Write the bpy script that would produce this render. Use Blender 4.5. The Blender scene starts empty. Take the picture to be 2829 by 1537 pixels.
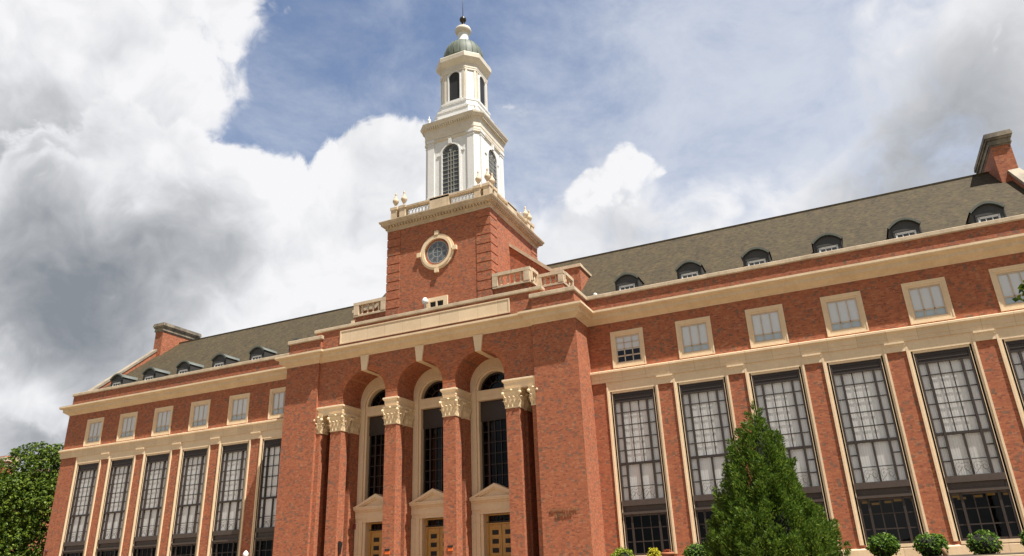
import bpy, math, random
from mathutils import Vector, Matrix
random.seed(7)
SC = bpy.context.scene
COL = SC.collection
S = 0.75            # metres per layout unit
Z0 = 13.35          # layout height of the terrace
def W(x, y, z): return (x*S, y*S, (z+Z0)*S)

# ------------------------------------------------------------------ helpers
def tag(o, label=None, cat=None, group=None, kind=None):
    if label: o['label'] = label
    if cat: o['category'] = cat
    if group: o['group'] = group
    if kind: o['kind'] = kind
    return o
def empty(name, loc):
    o = bpy.data.objects.new(name, None); COL.objects.link(o); o.location = loc
    o.empty_display_size = 0.2
    return o

class MB:
    """collects faces in layout units; build() links them as one mesh object"""
    def __init__(s): s.v = []; s.f = []; s.sm = []
    def add(s, vs, fs, smooth=False):
        n = len(s.v); s.v += [tuple(p) for p in vs]
        for f in fs: s.f.append([i+n for i in f]); s.sm.append(smooth)
        return s
    def box(s, x0, x1, y0, y1, z0, z1):
        vs = [(x0,y0,z0),(x1,y0,z0),(x1,y1,z0),(x0,y1,z0),(x0,y0,z1),(x1,y0,z1),(x1,y1,z1),(x0,y1,z1)]
        return s.add(vs, [(0,3,2,1),(4,5,6,7),(0,1,5,4),(1,2,6,5),(2,3,7,6),(3,0,4,7)])
    def frustum(s, cx, cy, hx0, hy0, z0, hx1, hy1, z1):
        vs = [(cx-hx0,cy-hy0,z0),(cx+hx0,cy-hy0,z0),(cx+hx0,cy+hy0,z0),(cx-hx0,cy+hy0,z0),
              (cx-hx1,cy-hy1,z1),(cx+hx1,cy-hy1,z1),(cx+hx1,cy+hy1,z1),(cx-hx1,cy+hy1,z1)]
        return s.add(vs, [(0,3,2,1),(4,5,6,7),(0,1,5,4),(1,2,6,5),(2,3,7,6),(3,0,4,7)])
    def lathe(s, cx, cy, prof, n=20, smooth=True):
        vs = []; fs = []
        for r, z in prof:
            for i in range(n):
                a = 2*math.pi*i/n; vs.append((cx+r*math.cos(a), cy+r*math.sin(a), z))
        for j in range(len(prof)-1):
            for i in range(n):
                a = j*n+i; b = j*n+(i+1) % n
                fs.append((a, b, b+n, a+n))
        s.add(vs, fs, smooth)
        k = len(prof)-1
        s.add([vs[i] for i in range(n)], [tuple(range(n))[::-1]])
        s.add([vs[k*n+i] for i in range(n)], [tuple(range(n))])
        return s
    def prism_y(s, pts, y0, y1):
        """pts (x,z) anticlockwise seen from the front (-y)"""
        n = len(pts)
        vs = [(x, y0, z) for x, z in pts]+[(x, y1, z) for x, z in pts]
        fs = [tuple(range(n)), tuple(range(2*n-1, n-1, -1))]
        for i in range(n):
            j = (i+1) % n; fs.append((i, i+n, j+n, j))
        return s.add(vs, fs)
    def prism_x(s, pts, x0, x1):
        n = len(pts)
        vs = [(x0, y, z) for y, z in pts]+[(x1, y, z) for y, z in pts]
        fs = [tuple(range(n)), tuple(range(2*n-1, n-1, -1))]
        for i in range(n):
            j = (i+1) % n; fs.append((i, i+n, j+n, j))
        return s.add(vs, fs)
    def prism_z(s, pts, z0, z1):
        n = len(pts)
        vs = [(x, y, z0) for x, y in pts]+[(x, y, z1) for x, y in pts]
        fs = [tuple(range(n-1, -1, -1)), tuple(range(n, 2*n))]
        for i in range(n):
            j = (i+1) % n; fs.append((i, j, j+n, i+n))
        return s.add(vs, fs)
    def sweep(s, prof, path, closed=False):
        """profile (p outward, z) swept along a plan path; outward = right-hand side of travel"""
        n = len(path); m = len(prof)
        offs = []
        for i in range(n):
            def nd(a, b):
                dx, dy = path[b][0]-path[a][0], path[b][1]-path[a][1]; L = math.hypot(dx, dy)
                return (dy/L, -dx/L)
            if closed or 0 < i < n-1:
                a = nd((i-1) % n, i); b = nd(i, (i+1) % n)
            elif i == 0: a = b = nd(0, 1)
            else: a = b = nd(n-2, n-1)
            k = 1+a[0]*b[0]+a[1]*b[1]
            k = max(k, 0.15)
            offs.append(((a[0]+b[0])/k, (a[1]+b[1])/k))
        vs = []
        for i in range(n):
            for p, z in prof: vs.append((path[i][0]+offs[i][0]*p, path[i][1]+offs[i][1]*p, z))
        fs = []
        for i in range(n if closed else n-1):
            i2 = (i+1) % n
            for j in range(m):
                j2 = (j+1) % m
                fs.append((i*m+j, i2*m+j, i2*m+j2, i*m+j2))
        if not closed:
            fs.append(tuple(range(m))[::-1]); fs.append(tuple((n-1)*m+j for j in range(m)))
        return s.add(vs, fs)
    def tube(s, pts, r, n=8, r1=None):
        vs = []; fs = []
        m = len(pts)
        for k, p in enumerate(pts):
            p = Vector(p)
            d = (Vector(pts[min(k+1, m-1)])-Vector(pts[max(k-1, 0)])).normalized()
            u = d.orthogonal().normalized(); w = d.cross(u)
            rr = r if r1 is None else r+(r1-r)*k/(m-1)
            for i in range(n):
                a = 2*math.pi*i/n; q = p+u*rr*math.cos(a)+w*rr*math.sin(a); vs.append(tuple(q))
        for k in range(m-1):
            for i in range(n):
                j = (i+1) % n; fs.append((k*n+i, k*n+j, (k+1)*n+j, (k+1)*n+i))
        fs.append(tuple(range(n))[::-1]); fs.append(tuple((m-1)*n+i for i in range(n)))
        return s.add(vs, fs, True)
    def ball(s, c, r, sx=1, sy=1, sz=1, n=8, m=6):
        vs = []; fs = []
        for j in range(m+1):
            t = math.pi*j/m
            for i in range(n):
                a = 2*math.pi*i/n
                vs.append((c[0]+r*sx*math.sin(t)*math.cos(a), c[1]+r*sy*math.sin(t)*math.sin(a), c[2]-r*sz*math.cos(t)))
        for j in range(m):
            for i in range(n):
                k = (i+1) % n; fs.append((j*n+i, j*n+k, (j+1)*n+k, (j+1)*n+i))
        return s.add(vs, fs, True)
    def build(s, name, mat, parent=None, loc=None, kind=None):
        me = bpy.data.meshes.new(name)
        if loc is None: vs = [W(*p) for p in s.v] if parent is None or not parent.get('_local') else [(p[0]*S, p[1]*S, p[2]*S) for p in s.v]
        else: vs = [(p[0]*S, p[1]*S, p[2]*S) for p in s.v]
        me.from_pydata(vs, [], s.f); me.validate()
        bm_fix(me)
        me.polygons.foreach_set('use_smooth', s.sm if len(me.polygons) == len(s.sm) else [False]*len(me.polygons))
        o = bpy.data.objects.new(name, me); COL.objects.link(o)
        if mat: me.materials.append(mat)
        if parent: o.parent = parent
        if loc is not None:
            o.location = W(*loc)
        if loc is not None or (parent and parent.get('_local')): o['_local'] = 1
        if kind: o['kind'] = kind
        return o
import bmesh
def bm_fix(me):
    bm = bmesh.new(); bm.from_mesh(me)
    bmesh.ops.remove_doubles(bm, verts=bm.verts, dist=1e-5)
    bmesh.ops.recalc_face_normals(bm, faces=bm.faces)
    bm.to_mesh(me); bm.free()
def copy_tree(o, parent, loc):
    c = o.copy(); COL.objects.link(c); c.parent = parent; c.location = loc
    for ch in list(o.children):
        d = ch.copy(); COL.objects.link(d); d.parent = c
    return c
def grid_wall(mb, xs, zs, y0, y1, hole):
    """wall in the x-z plane made of cells; hole(xc,zc) tells which cells are open"""
    nx, nz = len(xs)-1, len(zs)-1
    solid = [[not hole((xs[i]+xs[i+1])/2, (zs[k]+zs[k+1])/2) for k in range(nz)] for i in range(nx)]
    ok = lambda i, k: 0 <= i < nx and 0 <= k < nz and solid[i][k]
    for i in range(nx):
        for k in range(nz):
            if not solid[i][k]: continue
            a, b, c, d = xs[i], xs[i+1], zs[k], zs[k+1]
            mb.add([(a,y0,c),(b,y0,c),(b,y0,d),(a,y0,d)], [(0,1,2,3)])
            mb.add([(a,y1,c),(b,y1,c),(b,y1,d),(a,y1,d)], [(3,2,1,0)])
            if not ok(i-1,k): mb.add([(a,y0,c),(a,y0,d),(a,y1,d),(a,y1,c)], [(0,1,2,3)])
            if not ok(i+1,k): mb.add([(b,y0,c),(b,y1,c),(b,y1,d),(b,y0,d)], [(0,1,2,3)])
            if not ok(i,k-1): mb.add([(a,y0,c),(a,y1,c),(b,y1,c),(b,y0,c)], [(0,1,2,3)])
            if not ok(i,k+1): mb.add([(a,y0,d),(b,y0,d),(b,y1,d),(a,y1,d)], [(0,1,2,3)])
def arch_pts(cx, zs, r, n=20, a0=math.pi, a1=0):
    return [(cx+r*math.cos(a0+(a1-a0)*i/n), zs+r*math.sin(a0+(a1-a0)*i/n)) for i in range(n+1)]
def arch_wall(mb, cx, half, r, zs, top, y0, y1, n=24):
    """wall piece of width 2*half above a round arch of radius r springing at zs (open below)"""
    pts = arch_pts(cx, zs, r, n)
    L, R = cx-half, cx+half
    def both(q):
        mb.add([(x,y0,z) for x, z in q], [tuple(range(len(q)))])
        mb.add([(x,y1,z) for x, z in q], [tuple(range(len(q)))[::-1]])
    if half > r+1e-6:
        both([(L,zs),(cx-r,zs),(cx-r,top),(L,top)]); both([(cx+r,zs),(R,zs),(R,top),(cx+r,top)])
        for a, b in ((L,cx-r),(cx+r,R)): mb.add([(a,y0,zs),(b,y0,zs),(b,y1,zs),(a,y1,zs)], [(0,1,2,3)])
    for (xa,za),(xb,zb) in zip(pts, pts[1:]):
        both([(xa,za),(xb,zb),(xb,top),(xa,top)])
        mb.add([(xa,y0,za),(xb,y0,zb),(xb,y1,zb),(xa,y1,za)], [(0,1,2,3)])
        mb.add([(xa,y0,top),(xb,y0,top),(xb,y1,top),(xa,y1,top)], [(0,1,2,3)])
def arch_band(mb, cx, zs, r0, r1, y0, y1, n=24, a0=math.pi, a1=0):
    """half ring between radii r0<r1"""
    P, Q = arch_pts(cx, zs, r0, n, a0, a1), arch_pts(cx, zs, r1, n, a0, a1)
    for i in range(n):
        q = [P[i], P[i+1], Q[i+1], Q[i]]
        vs = [(x,y0,z) for x, z in q]+[(x,y1,z) for x, z in q]
        mb.add(vs, [(0,1,2,3),(7,6,5,4),(0,4,5,1),(2,6,7,3)])
    for k in (0, n):
        a, b = P[k], Q[k]
        mb.add([(a[0],y0,a[1]),(b[0],y0,b[1]),(b[0],y1,b[1]),(a[0],y1,a[1])], [(0,1,2,3)])

# ------------------------------------------------------------------ materials
def nt(name):
    m = bpy.data.materials.new(name); m.use_nodes = True
    t = m.node_tree; t.nodes.clear()
    o = t.nodes.new('ShaderNodeOutputMaterial'); b = t.nodes.new('ShaderNodeBsdfPrincipled')
    t.links.new(b.outputs[0], o.inputs[0])
    return m, t, b
class G:
    def __init__(s, t): s.t = t
    def n(s, typ, **k):
        x = s.t.nodes.new(typ)
        for a, v in k.items(): setattr(x, a, v)
        return x
    def l(s, a, b): s.t.links.new(a, b)
    def val(s, inp, v):
        if hasattr(v, 'is_linked') or hasattr(v, 'links'): s.l(v, inp)
        else: inp.default_value = v
    def math(s, op, a, b=0.0, c=0.0):
        x = s.n('ShaderNodeMath', operation=op)
        for i, v in enumerate((a, b, c)): s.val(x.inputs[i], v)
        return x.outputs[0]
    def mixc(s, f, a, b, mode='MIX'):
        x = s.n('ShaderNodeMix', data_type='RGBA', blend_type=mode)
        s.val(x.inputs[0], f); s.val(x.inputs[6], a); s.val(x.inputs[7], b)
        return x.outputs[2]
    def ramp(s, f, stops, interp='LINEAR'):
        x = s.n('ShaderNodeValToRGB'); r = x.color_ramp; r.interpolation = interp
        while len(r.elements) < len(stops): r.elements.new(0.5)
        for e, (p, c) in zip(r.elements, stops): e.position = p; e.color = (*c, 1) if len(c) == 3 else c
        s.l(f, x.inputs[0]); return x.outputs[0]
    def noise(s, vec, scale, detail=4, rough=0.55, dist=0.0):
        x = s.n('ShaderNodeTexNoise'); x.inputs['Scale'].default_value = scale; x.inputs['Detail'].default_value = detail
        x.inputs['Roughness'].default_value = rough; x.inputs['Distortion'].default_value = dist
        if vec is not None: s.l(vec, x.inputs['Vector'])
        return x.outputs['Fac']
def rgb(r, g, b): return (r, g, b, 1)

def wall_uv(g):
    """u along the wall, v up, from world position and the face normal"""
    geo = g.n('ShaderNodeNewGeometry')
    p = g.n('ShaderNodeSeparateXYZ'); g.l(geo.outputs['Position'], p.inputs[0])
    nn = g.n('ShaderNodeSeparateXYZ'); g.l(geo.outputs['True Normal'], nn.inputs[0])
    side = g.math('GREATER_THAN', g.math('ABSOLUTE', nn.outputs[0]), 0.7)
    flat = g.math('GREATER_THAN', g.math('ABSOLUTE', nn.outputs[2]), 0.8)
    u = g.math('ADD', g.math('MULTIPLY', p.outputs[1], side), g.math('MULTIPLY', p.outputs[0], g.math('SUBTRACT', 1.0, side)))
    v = g.math('ADD', g.math('MULTIPLY', p.outputs[1], flat), g.math('MULTIPLY', p.outputs[2], g.math('SUBTRACT', 1.0, flat)))
    return u, v, geo.outputs['Position']

def brick_mat(name, stops, dark=1.0, bw=0.215, bh=0.078):
    m, t, b = nt(name); g = G(t)
    u, v, pos = wall_uv(g)
    vr = g.math('DIVIDE', v, bh); row = g.math('FLOOR', vr)
    # Flemish bond: long and short bricks alternate, shifted every other row
    uu = g.math('ADD', g.math('DIVIDE', u, bw*1.5), g.math('MULTIPLY', g.math('MODULO', row, 2.0), 0.5))
    cell = g.math('FLOOR', uu); fr = g.math('FRACT', uu)
    short = g.math('GREATER_THAN', fr, 0.667)
    cx = g.n('ShaderNodeCombineXYZ'); g.l(g.math('ADD', g.math('MULTIPLY', cell, 2.0), short), cx.inputs[0]); g.l(row, cx.inputs[1])
    wn = g.n('ShaderNodeTexWhiteNoise', noise_dimensions='2D'); g.l(cx.outputs[0], wn.inputs['Vector'])
    col = g.ramp(wn.outputs['Value'], stops, 'CONSTANT')
    # patches where dark headers gather, weathering
    n1 = g.noise(pos, 0.35, 5, 0.6); n2 = g.noise(pos, 2.2, 5, 0.65)
    wn2 = g.n('ShaderNodeTexWhiteNoise', noise_dimensions='2D'); 
    ad = g.n('ShaderNodeVectorMath', operation='ADD'); g.l(cx.outputs[0], ad.inputs[0]); ad.inputs[1].default_value = (31.7, 12.3, 0)
    g.l(ad.outputs[0], wn2.inputs['Vector'])
    sp = g.n('ShaderNodeCombineXYZ'); g.l(g.math('FLOOR', g.math('DIVIDE', u, .19)), sp.inputs[0]); g.l(g.math('FLOOR', g.math('DIVIDE', v, bh*2)), sp.inputs[1])
    wn3 = g.n('ShaderNodeTexWhiteNoise', noise_dimensions='2D'); g.l(sp.outputs[0], wn3.inputs['Vector'])
    thr = g.math('MULTIPLY', g.math('SUBTRACT', g.noise(pos, .8, 3, .6), 0.15), 0.28)
    isd = g.math('MULTIPLY', g.math('LESS_THAN', wn3.outputs['Value'], thr), 0.8*dark)
    isd = g.math('MULTIPLY', isd, g.math('ADD', .55, g.math('MULTIPLY', wn2.outputs['Value'], .45)))
    col = g.mixc(isd, col, rgb(0.125, 0.10, 0.072))
    col = g.mixc(g.math('MULTIPLY', g.math('SUBTRACT', n1, 0.3), 0.4), col, rgb(0.34, 0.115, 0.06))
    # mortar
    mu = g.math('LESS_THAN', g.math('FRACT', vr), 0.13)
    e1 = g.math('LESS_THAN', fr, 0.03); e2 = g.math('LESS_THAN', g.math('ABSOLUTE', g.math('SUBTRACT', fr, 0.667)), 0.02)
    mo = g.math('MAXIMUM', mu, g.math('MAXIMUM', e1, e2))
    col = g.mixc(g.math('MULTIPLY', mo, 0.35), col, rgb(0.36, 0.20, 0.12))
    hs = g.n('ShaderNodeHueSaturation'); g.l(col, hs.inputs['Color'])
    g.l(g.math('ADD', 0.86, g.math('MULTIPLY', n2, 0.28)), hs.inputs['Value']); 
    g.l(hs.outputs[0], b.inputs['Base Color']); b.inputs['Roughness'].default_value = 0.85
    bp = g.n('ShaderNodeBump'); bp.inputs['Strength'].default_value = 0.35; bp.inputs['Distance'].default_value = 0.01
    g.l(g.math('SUBTRACT', g.math('MULTIPLY', wn.outputs['Value'], 0.5), mo), bp.inputs['Height']); g.l(bp.outputs[0], b.inputs['Normal'])
    return m
BR = [(0, (.235,.076,.041)), (.1, (.335,.103,.049)), (.4, (.388,.120,.054)), (.78, (.44,.147,.063)), (.95, (.42,.178,.09))]
M_BRICK = brick_mat('brick', BR)

def stone_mat(name, base, dirty=0.35, joint=None, rough=0.75, stain=(.20,.155,.10), streak=0.0):
    m, t, b = nt(name); g = G(t)
    u, v, pos = wall_uv(g)
    n1 = g.noise(pos, 0.9, 5, 0.6); n2 = g.noise(pos, 7, 5, 0.7)
    c = g.mixc(n2, rgb(*[x*0.84 for x in base]), rgb(*[min(1, x*1.12) for x in base]))
    sc = g.n('ShaderNodeCombineXYZ'); g.l(g.math('MULTIPLY', u, 2.2), sc.inputs[0]); g.l(g.math('MULTIPLY', v, 0.35), sc.inputs[1])
    st = g.noise(sc.outputs[0], 1.4, 6, 0.7)
    f = g.math('MULTIPLY', g.ramp(n1, [(0.42, (0,0,0)), (0.75, (1,1,1))]), dirty)
    c = g.mixc(f, c, rgb(*stain))
    c = g.mixc(g.math('MULTIPLY', g.ramp(st, [(0.5, (0,0,0)), (0.78, (1,1,1))]), dirty*0.9+streak), c, rgb(*stain))
    if joint:
        fu = g.math('FRACT', g.math('DIVIDE', u, joint))
        wn = g.n('ShaderNodeTexWhiteNoise', noise_dimensions='1D'); g.l(g.math('FLOOR', g.math('DIVIDE', u, joint)), wn.inputs['W'])
        hs = g.n('ShaderNodeHueSaturation'); g.l(c, hs.inputs['Color']); g.l(g.math('ADD', 0.93, g.math('MULTIPLY', wn.outputs['Value'], 0.12)), hs.inputs['Value'])
        c = g.mixc(g.math('MULTIPLY', g.math('LESS_THAN', fu, 0.016), 0.35), hs.outputs[0], rgb(.18,.13,.09))
    g.l(c, b.inputs['Base Color']); b.inputs['Roughness'].default_value = rough
    bp = g.n('ShaderNodeBump'); bp.inputs['Strength'].default_value = 0.25; bp.inputs['Distance'].default_value = 0.02
    g.l(n2, bp.inputs['Height']); g.l(bp.outputs[0], b.inputs['Normal'])
    return m
M_CORN = stone_mat('limestone_cornice', (.80,.615,.405), 0.32, None, stain=(.46,.29,.14))
M_STONE = stone_mat('limestone', (.80,.615,.405), 0.25, 1.6, stain=(.50,.33,.17))
M_STONE_PL = stone_mat('limestone_plain', (.83,.645,.43), 0.2, stain=(.52,.35,.19))
M_CAPITAL = stone_mat('limestone_carved', (.86,.68,.44), 0.25, stain=(.36,.22,.08))
M_OLD = stone_mat('limestone_weathered', (.64,.51,.355), 0.5, 1.3, stain=(.24,.17,.10))
M_CHIMCAP = stone_mat('limestone_blackened', (.30,.25,.18), 0.95, stain=(.045,.04,.035), streak=.3)
M_WHITE = stone_mat('white_painted_wood', (.78,.775,.755), 0.22, rough=0.5, stain=(.56,.54,.49))
def plain(name, col, rough=0.5, metal=0.0, var=0.25, scale=3.0, bump=0.0):
    m, t, b = nt(name); g = G(t)
    geo = g.n('ShaderNodeNewGeometry')
    n = g.noise(geo.outputs['Position'], scale, 5, 0.65)
    c = g.mixc(n, rgb(*[x*(1-var) for x in col]), rgb(*[min(1, x*(1+var)) for x in col]))
    g.l(c, b.inputs['Base Color']); b.inputs['Roughness'].default_value = rough; b.inputs['Metallic'].default_value = metal
    if bump:
        bp = g.n('ShaderNodeBump'); bp.inputs['Strength'].default_value = bump; bp.inputs['Distance'].default_value = .02
        g.l(n, bp.inputs['Height']); g.l(bp.outputs[0], b.inputs['Normal'])
    return m
M_BRONZE = plain('dark_bronze', (.038,.026,.021), 0.5, 0.0, 0.25)
M_BRONZE_L = plain('weathered_bronze_ledge', (.075,.054,.043), 0.55, 0, 0.3)
M_SASH = plain('stone_coloured_sash', (.60,.48,.36), 0.6)
M_CREAM = stone_mat('cream_trim', (.72,.65,.53), 0.3, rough=0.55, stain=(.42,.33,.22))  # cream tone for the tower cornices, architrave and neck cap
M_BLACK = plain('black_louvre', (.012,.012,.012), 0.6)
M_LEAD = plain('dark_lead', (.045,.043,.040), 0.5, 0, 0.35)
M_COPPERROOF = plain('grey_green_sheet', (.10,.11,.095), 0.5, 0, 0.3)
M_WFRAME = plain('white_window_paint', (.72,.73,.72), 0.5, 0, 0.06)
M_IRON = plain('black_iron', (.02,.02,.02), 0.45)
M_DARKROOM = plain('dark_interior', (.05,.04,.035), 0.9)
M_LETTER = plain('bronze_lettering', (.26,.14,.065), 0.45, 0.2)
M_RED = plain('red_enamel', (.22,.03,.03), 0.4)
M_TERRA = plain('terracotta', (.42,.15,.07), 0.8)
M_BARK = plain('bark', (.11,.075,.05), 0.9, 0, 0.45, 9, 0.6)
M_STUB = plain('weathered_wood', (.26,.15,.08), 0.85, 0, 0.5, 8, 0.4)
M_ORANGE = plain('orange_cloth', (.80,.16,.03), 0.8, 0, 0.08)
M_GLOBE = plain('white_globe', (.85,.85,.85), 0.25, 0, 0.02)

def copper_mat():
    m, t, b = nt('green_copper'); g = G(t)
    geo = g.n('ShaderNodeNewGeometry'); pos = geo.outputs['Position']
    p = g.n('ShaderNodeSeparateXYZ'); g.l(pos, p.inputs[0])
    ang = g.math('ARCTAN2', g.math('SUBTRACT', p.outputs[1], 7.1*S), p.outputs[0])
    v = g.n('ShaderNodeCombineXYZ'); g.l(g.math('MULTIPLY', ang, 9.0), v.inputs[0]); g.l(g.math('MULTIPLY', p.outputs[2], 0.6), v.inputs[1])
    n = g.noise(v.outputs[0], 1.5, 5, .65)
    c = g.ramp(n, [(.3, (.07,.088,.065)), (.55, (.115,.138,.105)), (.75, (.19,.20,.155))])
    g.l(c, b.inputs['Base Color']); b.inputs['Roughness'].default_value = .6
    return m
M_COPPER = copper_mat()

def roof_mat():
    m, t, b = nt('brown_roof_tile'); g = G(t)
    geo = g.n('ShaderNodeNewGeometry'); pos = geo.outputs['Position']
    p = g.n('ShaderNodeSeparateXYZ'); g.l(pos, p.inputs[0])
    v = g.math('MULTIPLY', p.outputs[2], 1.55)
    vr = g.math('DIVIDE', v, 0.16); row = g.math('FLOOR', vr)
    wr = g.n('ShaderNodeTexWhiteNoise', noise_dimensions='1D'); g.l(row, wr.inputs['W'])
    uu = g.math('ADD', g.math('DIVIDE', p.outputs[0], 0.22), wr.outputs['Value'])
    cx = g.n('ShaderNodeCombineXYZ'); g.l(g.math('FLOOR', uu), cx.inputs[0]); g.l(row, cx.inputs[1])
    wn = g.n('ShaderNodeTexWhiteNoise', noise_dimensions='2D'); g.l(cx.outputs[0], wn.inputs['Vector'])
    col = g.ramp(wn.outputs['Value'], [(0, (.030,.019,.006)), (.2, (.050,.034,.013)), (.55, (.061,.042,.015)), (.8, (.078,.054,.021)), (.93, (.060,.053,.015))], 'CONSTANT')
    n1 = g.noise(pos, .5, 5, .65)
    col = g.mixc(g.math('MULTIPLY', n1, .5), col, rgb(.058,.041,.014))
    mp = g.n('ShaderNodeMapping'); mp.inputs['Scale'].default_value = (1.6, .5, .5); g.l(pos, mp.inputs[0])
    n3 = g.noise(mp.outputs[0], 1.1, 7, .75)
    hs = g.n('ShaderNodeHueSaturation'); g.l(col, hs.inputs['Color']); g.l(g.math('MULTIPLY_ADD', n3, 1.5, .22), hs.inputs['Value']); col = hs.outputs[0]
    lap = g.math('LESS_THAN', g.math('FRACT', vr), .14)
    col = g.mixc(g.math('MULTIPLY', lap, .45), col, rgb(.025,.02,.015))
    g.l(col, b.inputs['Base Color']); b.inputs['Roughness'].default_value = .9
    bp = g.n('ShaderNodeBump'); bp.inputs['Strength'].default_value = .5; bp.inputs['Distance'].default_value = .02
    g.l(g.math('ADD', g.math('MULTIPLY', wn.outputs['Value'], .6), g.math('FRACT', vr)), bp.inputs['Height']); g.l(bp.outputs[0], b.inputs['Normal'])
    return m
M_ROOF = roof_mat()

def glass_mat(name, tint=(.85,.88,.88), refl=0.5):
    m = bpy.data.materials.new(name); m.use_nodes = True; t = m.node_tree; t.nodes.clear(); g = G(t)
    o = g.n('ShaderNodeOutputMaterial'); mx = g.n('ShaderNodeMixShader')
    tr = g.n('ShaderNodeBsdfTransparent'); tr.inputs[0].default_value = rgb(*tint)
    gl = g.n('ShaderNodeBsdfGlossy'); gl.inputs['Roughness'].default_value = 0.03
    geo = g.n('ShaderNodeNewGeometry')
    dt = g.n('ShaderNodeVectorMath', operation='DOT_PRODUCT'); g.l(geo.outputs['Incoming'], dt.inputs[0]); g.l(geo.outputs['True Normal'], dt.inputs[1])
    f5 = g.math('POWER', g.math('SUBTRACT', 1.0, g.math('ABSOLUTE', dt.outputs['Value'])), 5.0)
    fre = g.math('MULTIPLY_ADD', f5, .9, .045)
    bp = g.n('ShaderNodeBump'); bp.inputs['Strength'].default_value = .04; bp.inputs['Distance'].default_value = .05
    g.l(g.noise(geo.outputs['Position'], 1.2, 2, .5), bp.inputs['Height']); g.l(bp.outputs[0], gl.inputs['Normal'])
    g.l(g.math('MINIMUM', g.math('MULTIPLY', fre, 1.0+refl), 1.0), mx.inputs[0]); g.l(tr.outputs[0], mx.inputs[1]); g.l(gl.outputs[0], mx.inputs[2])
    g.l(mx.outputs[0], o.inputs[0])
    return m
M_GLASS = glass_mat('window_glass', (.98, .98, .98), .6)
M_GLASS_D = glass_mat('dark_window_glass', (.25,.27,.29), -.45)
def curtain_mat():
    m, t, b = nt('pale_curtain'); g = G(t)
    geo = g.n('ShaderNodeNewGeometry'); p = g.n('ShaderNodeSeparateXYZ'); g.l(geo.outputs['Position'], p.inputs[0])
    mp = g.n('ShaderNodeMapping'); mp.inputs['Scale'].default_value = (1, 1, .05); g.l(geo.outputs['Position'], mp.inputs[0])
    w = g.math('SINE', g.math('ADD', g.math('MULTIPLY', p.outputs[0], 46.0), g.math('MULTIPLY', g.noise(mp.outputs[0], 1.5, 3), 7.0)))
    c = g.mixc(g.math('ADD', .5, g.math('MULTIPLY', w, .5)), rgb(.85,.835,.80), rgb(.92,.905,.88))
    g.l(c, b.inputs['Base Color']); b.inputs['Roughness'].default_value = .95
    return m
M_CURT = curtain_mat()
M_BLUEGREY = plain('blue_grey_sheet', (.54,.64,.70), .8, 0, .06)
M_BLIND = plain('pale_grey_blind', (.78,.80,.82), .9, 0, .04)
def oak_mat():
    m, t, b = nt('golden_oak'); g = G(t)
    geo = g.n('ShaderNodeNewGeometry'); mp = g.n('ShaderNodeMapping'); mp.inputs['Scale'].default_value = (14, 14, 1.2); g.l(geo.outputs['Position'], mp.inputs[0])
    n = g.noise(mp.outputs[0], 1.5, 5, .6)
    g.l(g.ramp(n, [(.3, (.45,.23,.06)), (.7, (.68,.40,.12))]), b.inputs['Base Color']); b.inputs['Roughness'].default_value = .4
    return m
M_OAK = oak_mat()
def lamp_mat():
    m = bpy.data.materials.new('warm_lamp'); m.use_nodes = True; t = m.node_tree; t.nodes.clear(); g = G(t)
    o = g.n('ShaderNodeOutputMaterial'); e = g.n('ShaderNodeEmission'); e.inputs[0].default_value = rgb(1, .48, .08); e.inputs[1].default_value = 0.16
    g.l(e.outputs[0], o.inputs[0]); return m
M_LAMP = lamp_mat()
def leaf_mat(name, stops, trans=.35, rough=.5):
    m, t, b = nt(name); g = G(t)
    geo = g.n('ShaderNodeNewGeometry')
    c = g.ramp(geo.outputs['Random Per Island'], stops)
    n = g.noise(geo.outputs['Position'], .8, 3, .6)
    hs = g.n('ShaderNodeHueSaturation'); g.l(c, hs.inputs['Color']); g.l(g.math('ADD', .7, g.math('MULTIPLY', n, .6)), hs.inputs['Value'])
    g.l(hs.outputs[0], b.inputs['Base Color']); b.inputs['Roughness'].default_value = rough
    b.inputs['Specular IOR Level'].default_value = .25
    tl = g.n('ShaderNodeBsdfTranslucent'); g.l(hs.outputs[0], tl.inputs[0])
    mx = g.n('ShaderNodeMixShader'); mx.inputs[0].default_value = trans
    out = [x for x in t.nodes if x.type == 'OUTPUT_MATERIAL'][0]
    g.l(b.outputs[0], mx.inputs[1]); g.l(tl.outputs[0], mx.inputs[2]); g.l(mx.outputs[0], out.inputs[0])
    return m
M_CONIFER = leaf_mat('conifer_sprays', [(0, (.038,.076,.010)), (.5, (.086,.158,.017)), (.88, (.155,.23,.030)), (1, (.19,.21,.038))])
M_BROAD = leaf_mat('broad_leaves', [(0, (.026,.060,.006)), (.5, (.075,.130,.010)), (1, (.18,.23,.02))], .25)
M_BOX = leaf_mat('clipped_leaves', [(0, (.04,.095,.010)), (.6, (.095,.19,.018)), (1, (.19,.29,.035))], .3)
M_LIME = leaf_mat('yellow_green_leaves', [(0, (.16,.22,.02)), (1, (.34,.40,.04))], .3)
M_GOLD = leaf_mat('golden_leaves', [(0, (.42,.40,.02)), (1, (.62,.55,.04))], .3)

def ground_mat(name, a, b_, scale=.6, rough=.9):
    m, t, b = nt(name); g = G(t)
    geo = g.n('ShaderNodeNewGeometry'); n = g.noise(geo.outputs['Position'], scale, 6, .65)
    g.l(g.mixc(n, rgb(*a), rgb(*b_)), b.inputs['Base Color']); b.inputs['Roughness'].default_value = rough
    return m
M_LAWN = ground_mat('dry_ground', (.085,.08,.045), (.125,.105,.06))
M_PAVE = ground_mat('pale_paving', (.20,.15,.10), (.26,.195,.13), 1.5)
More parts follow.
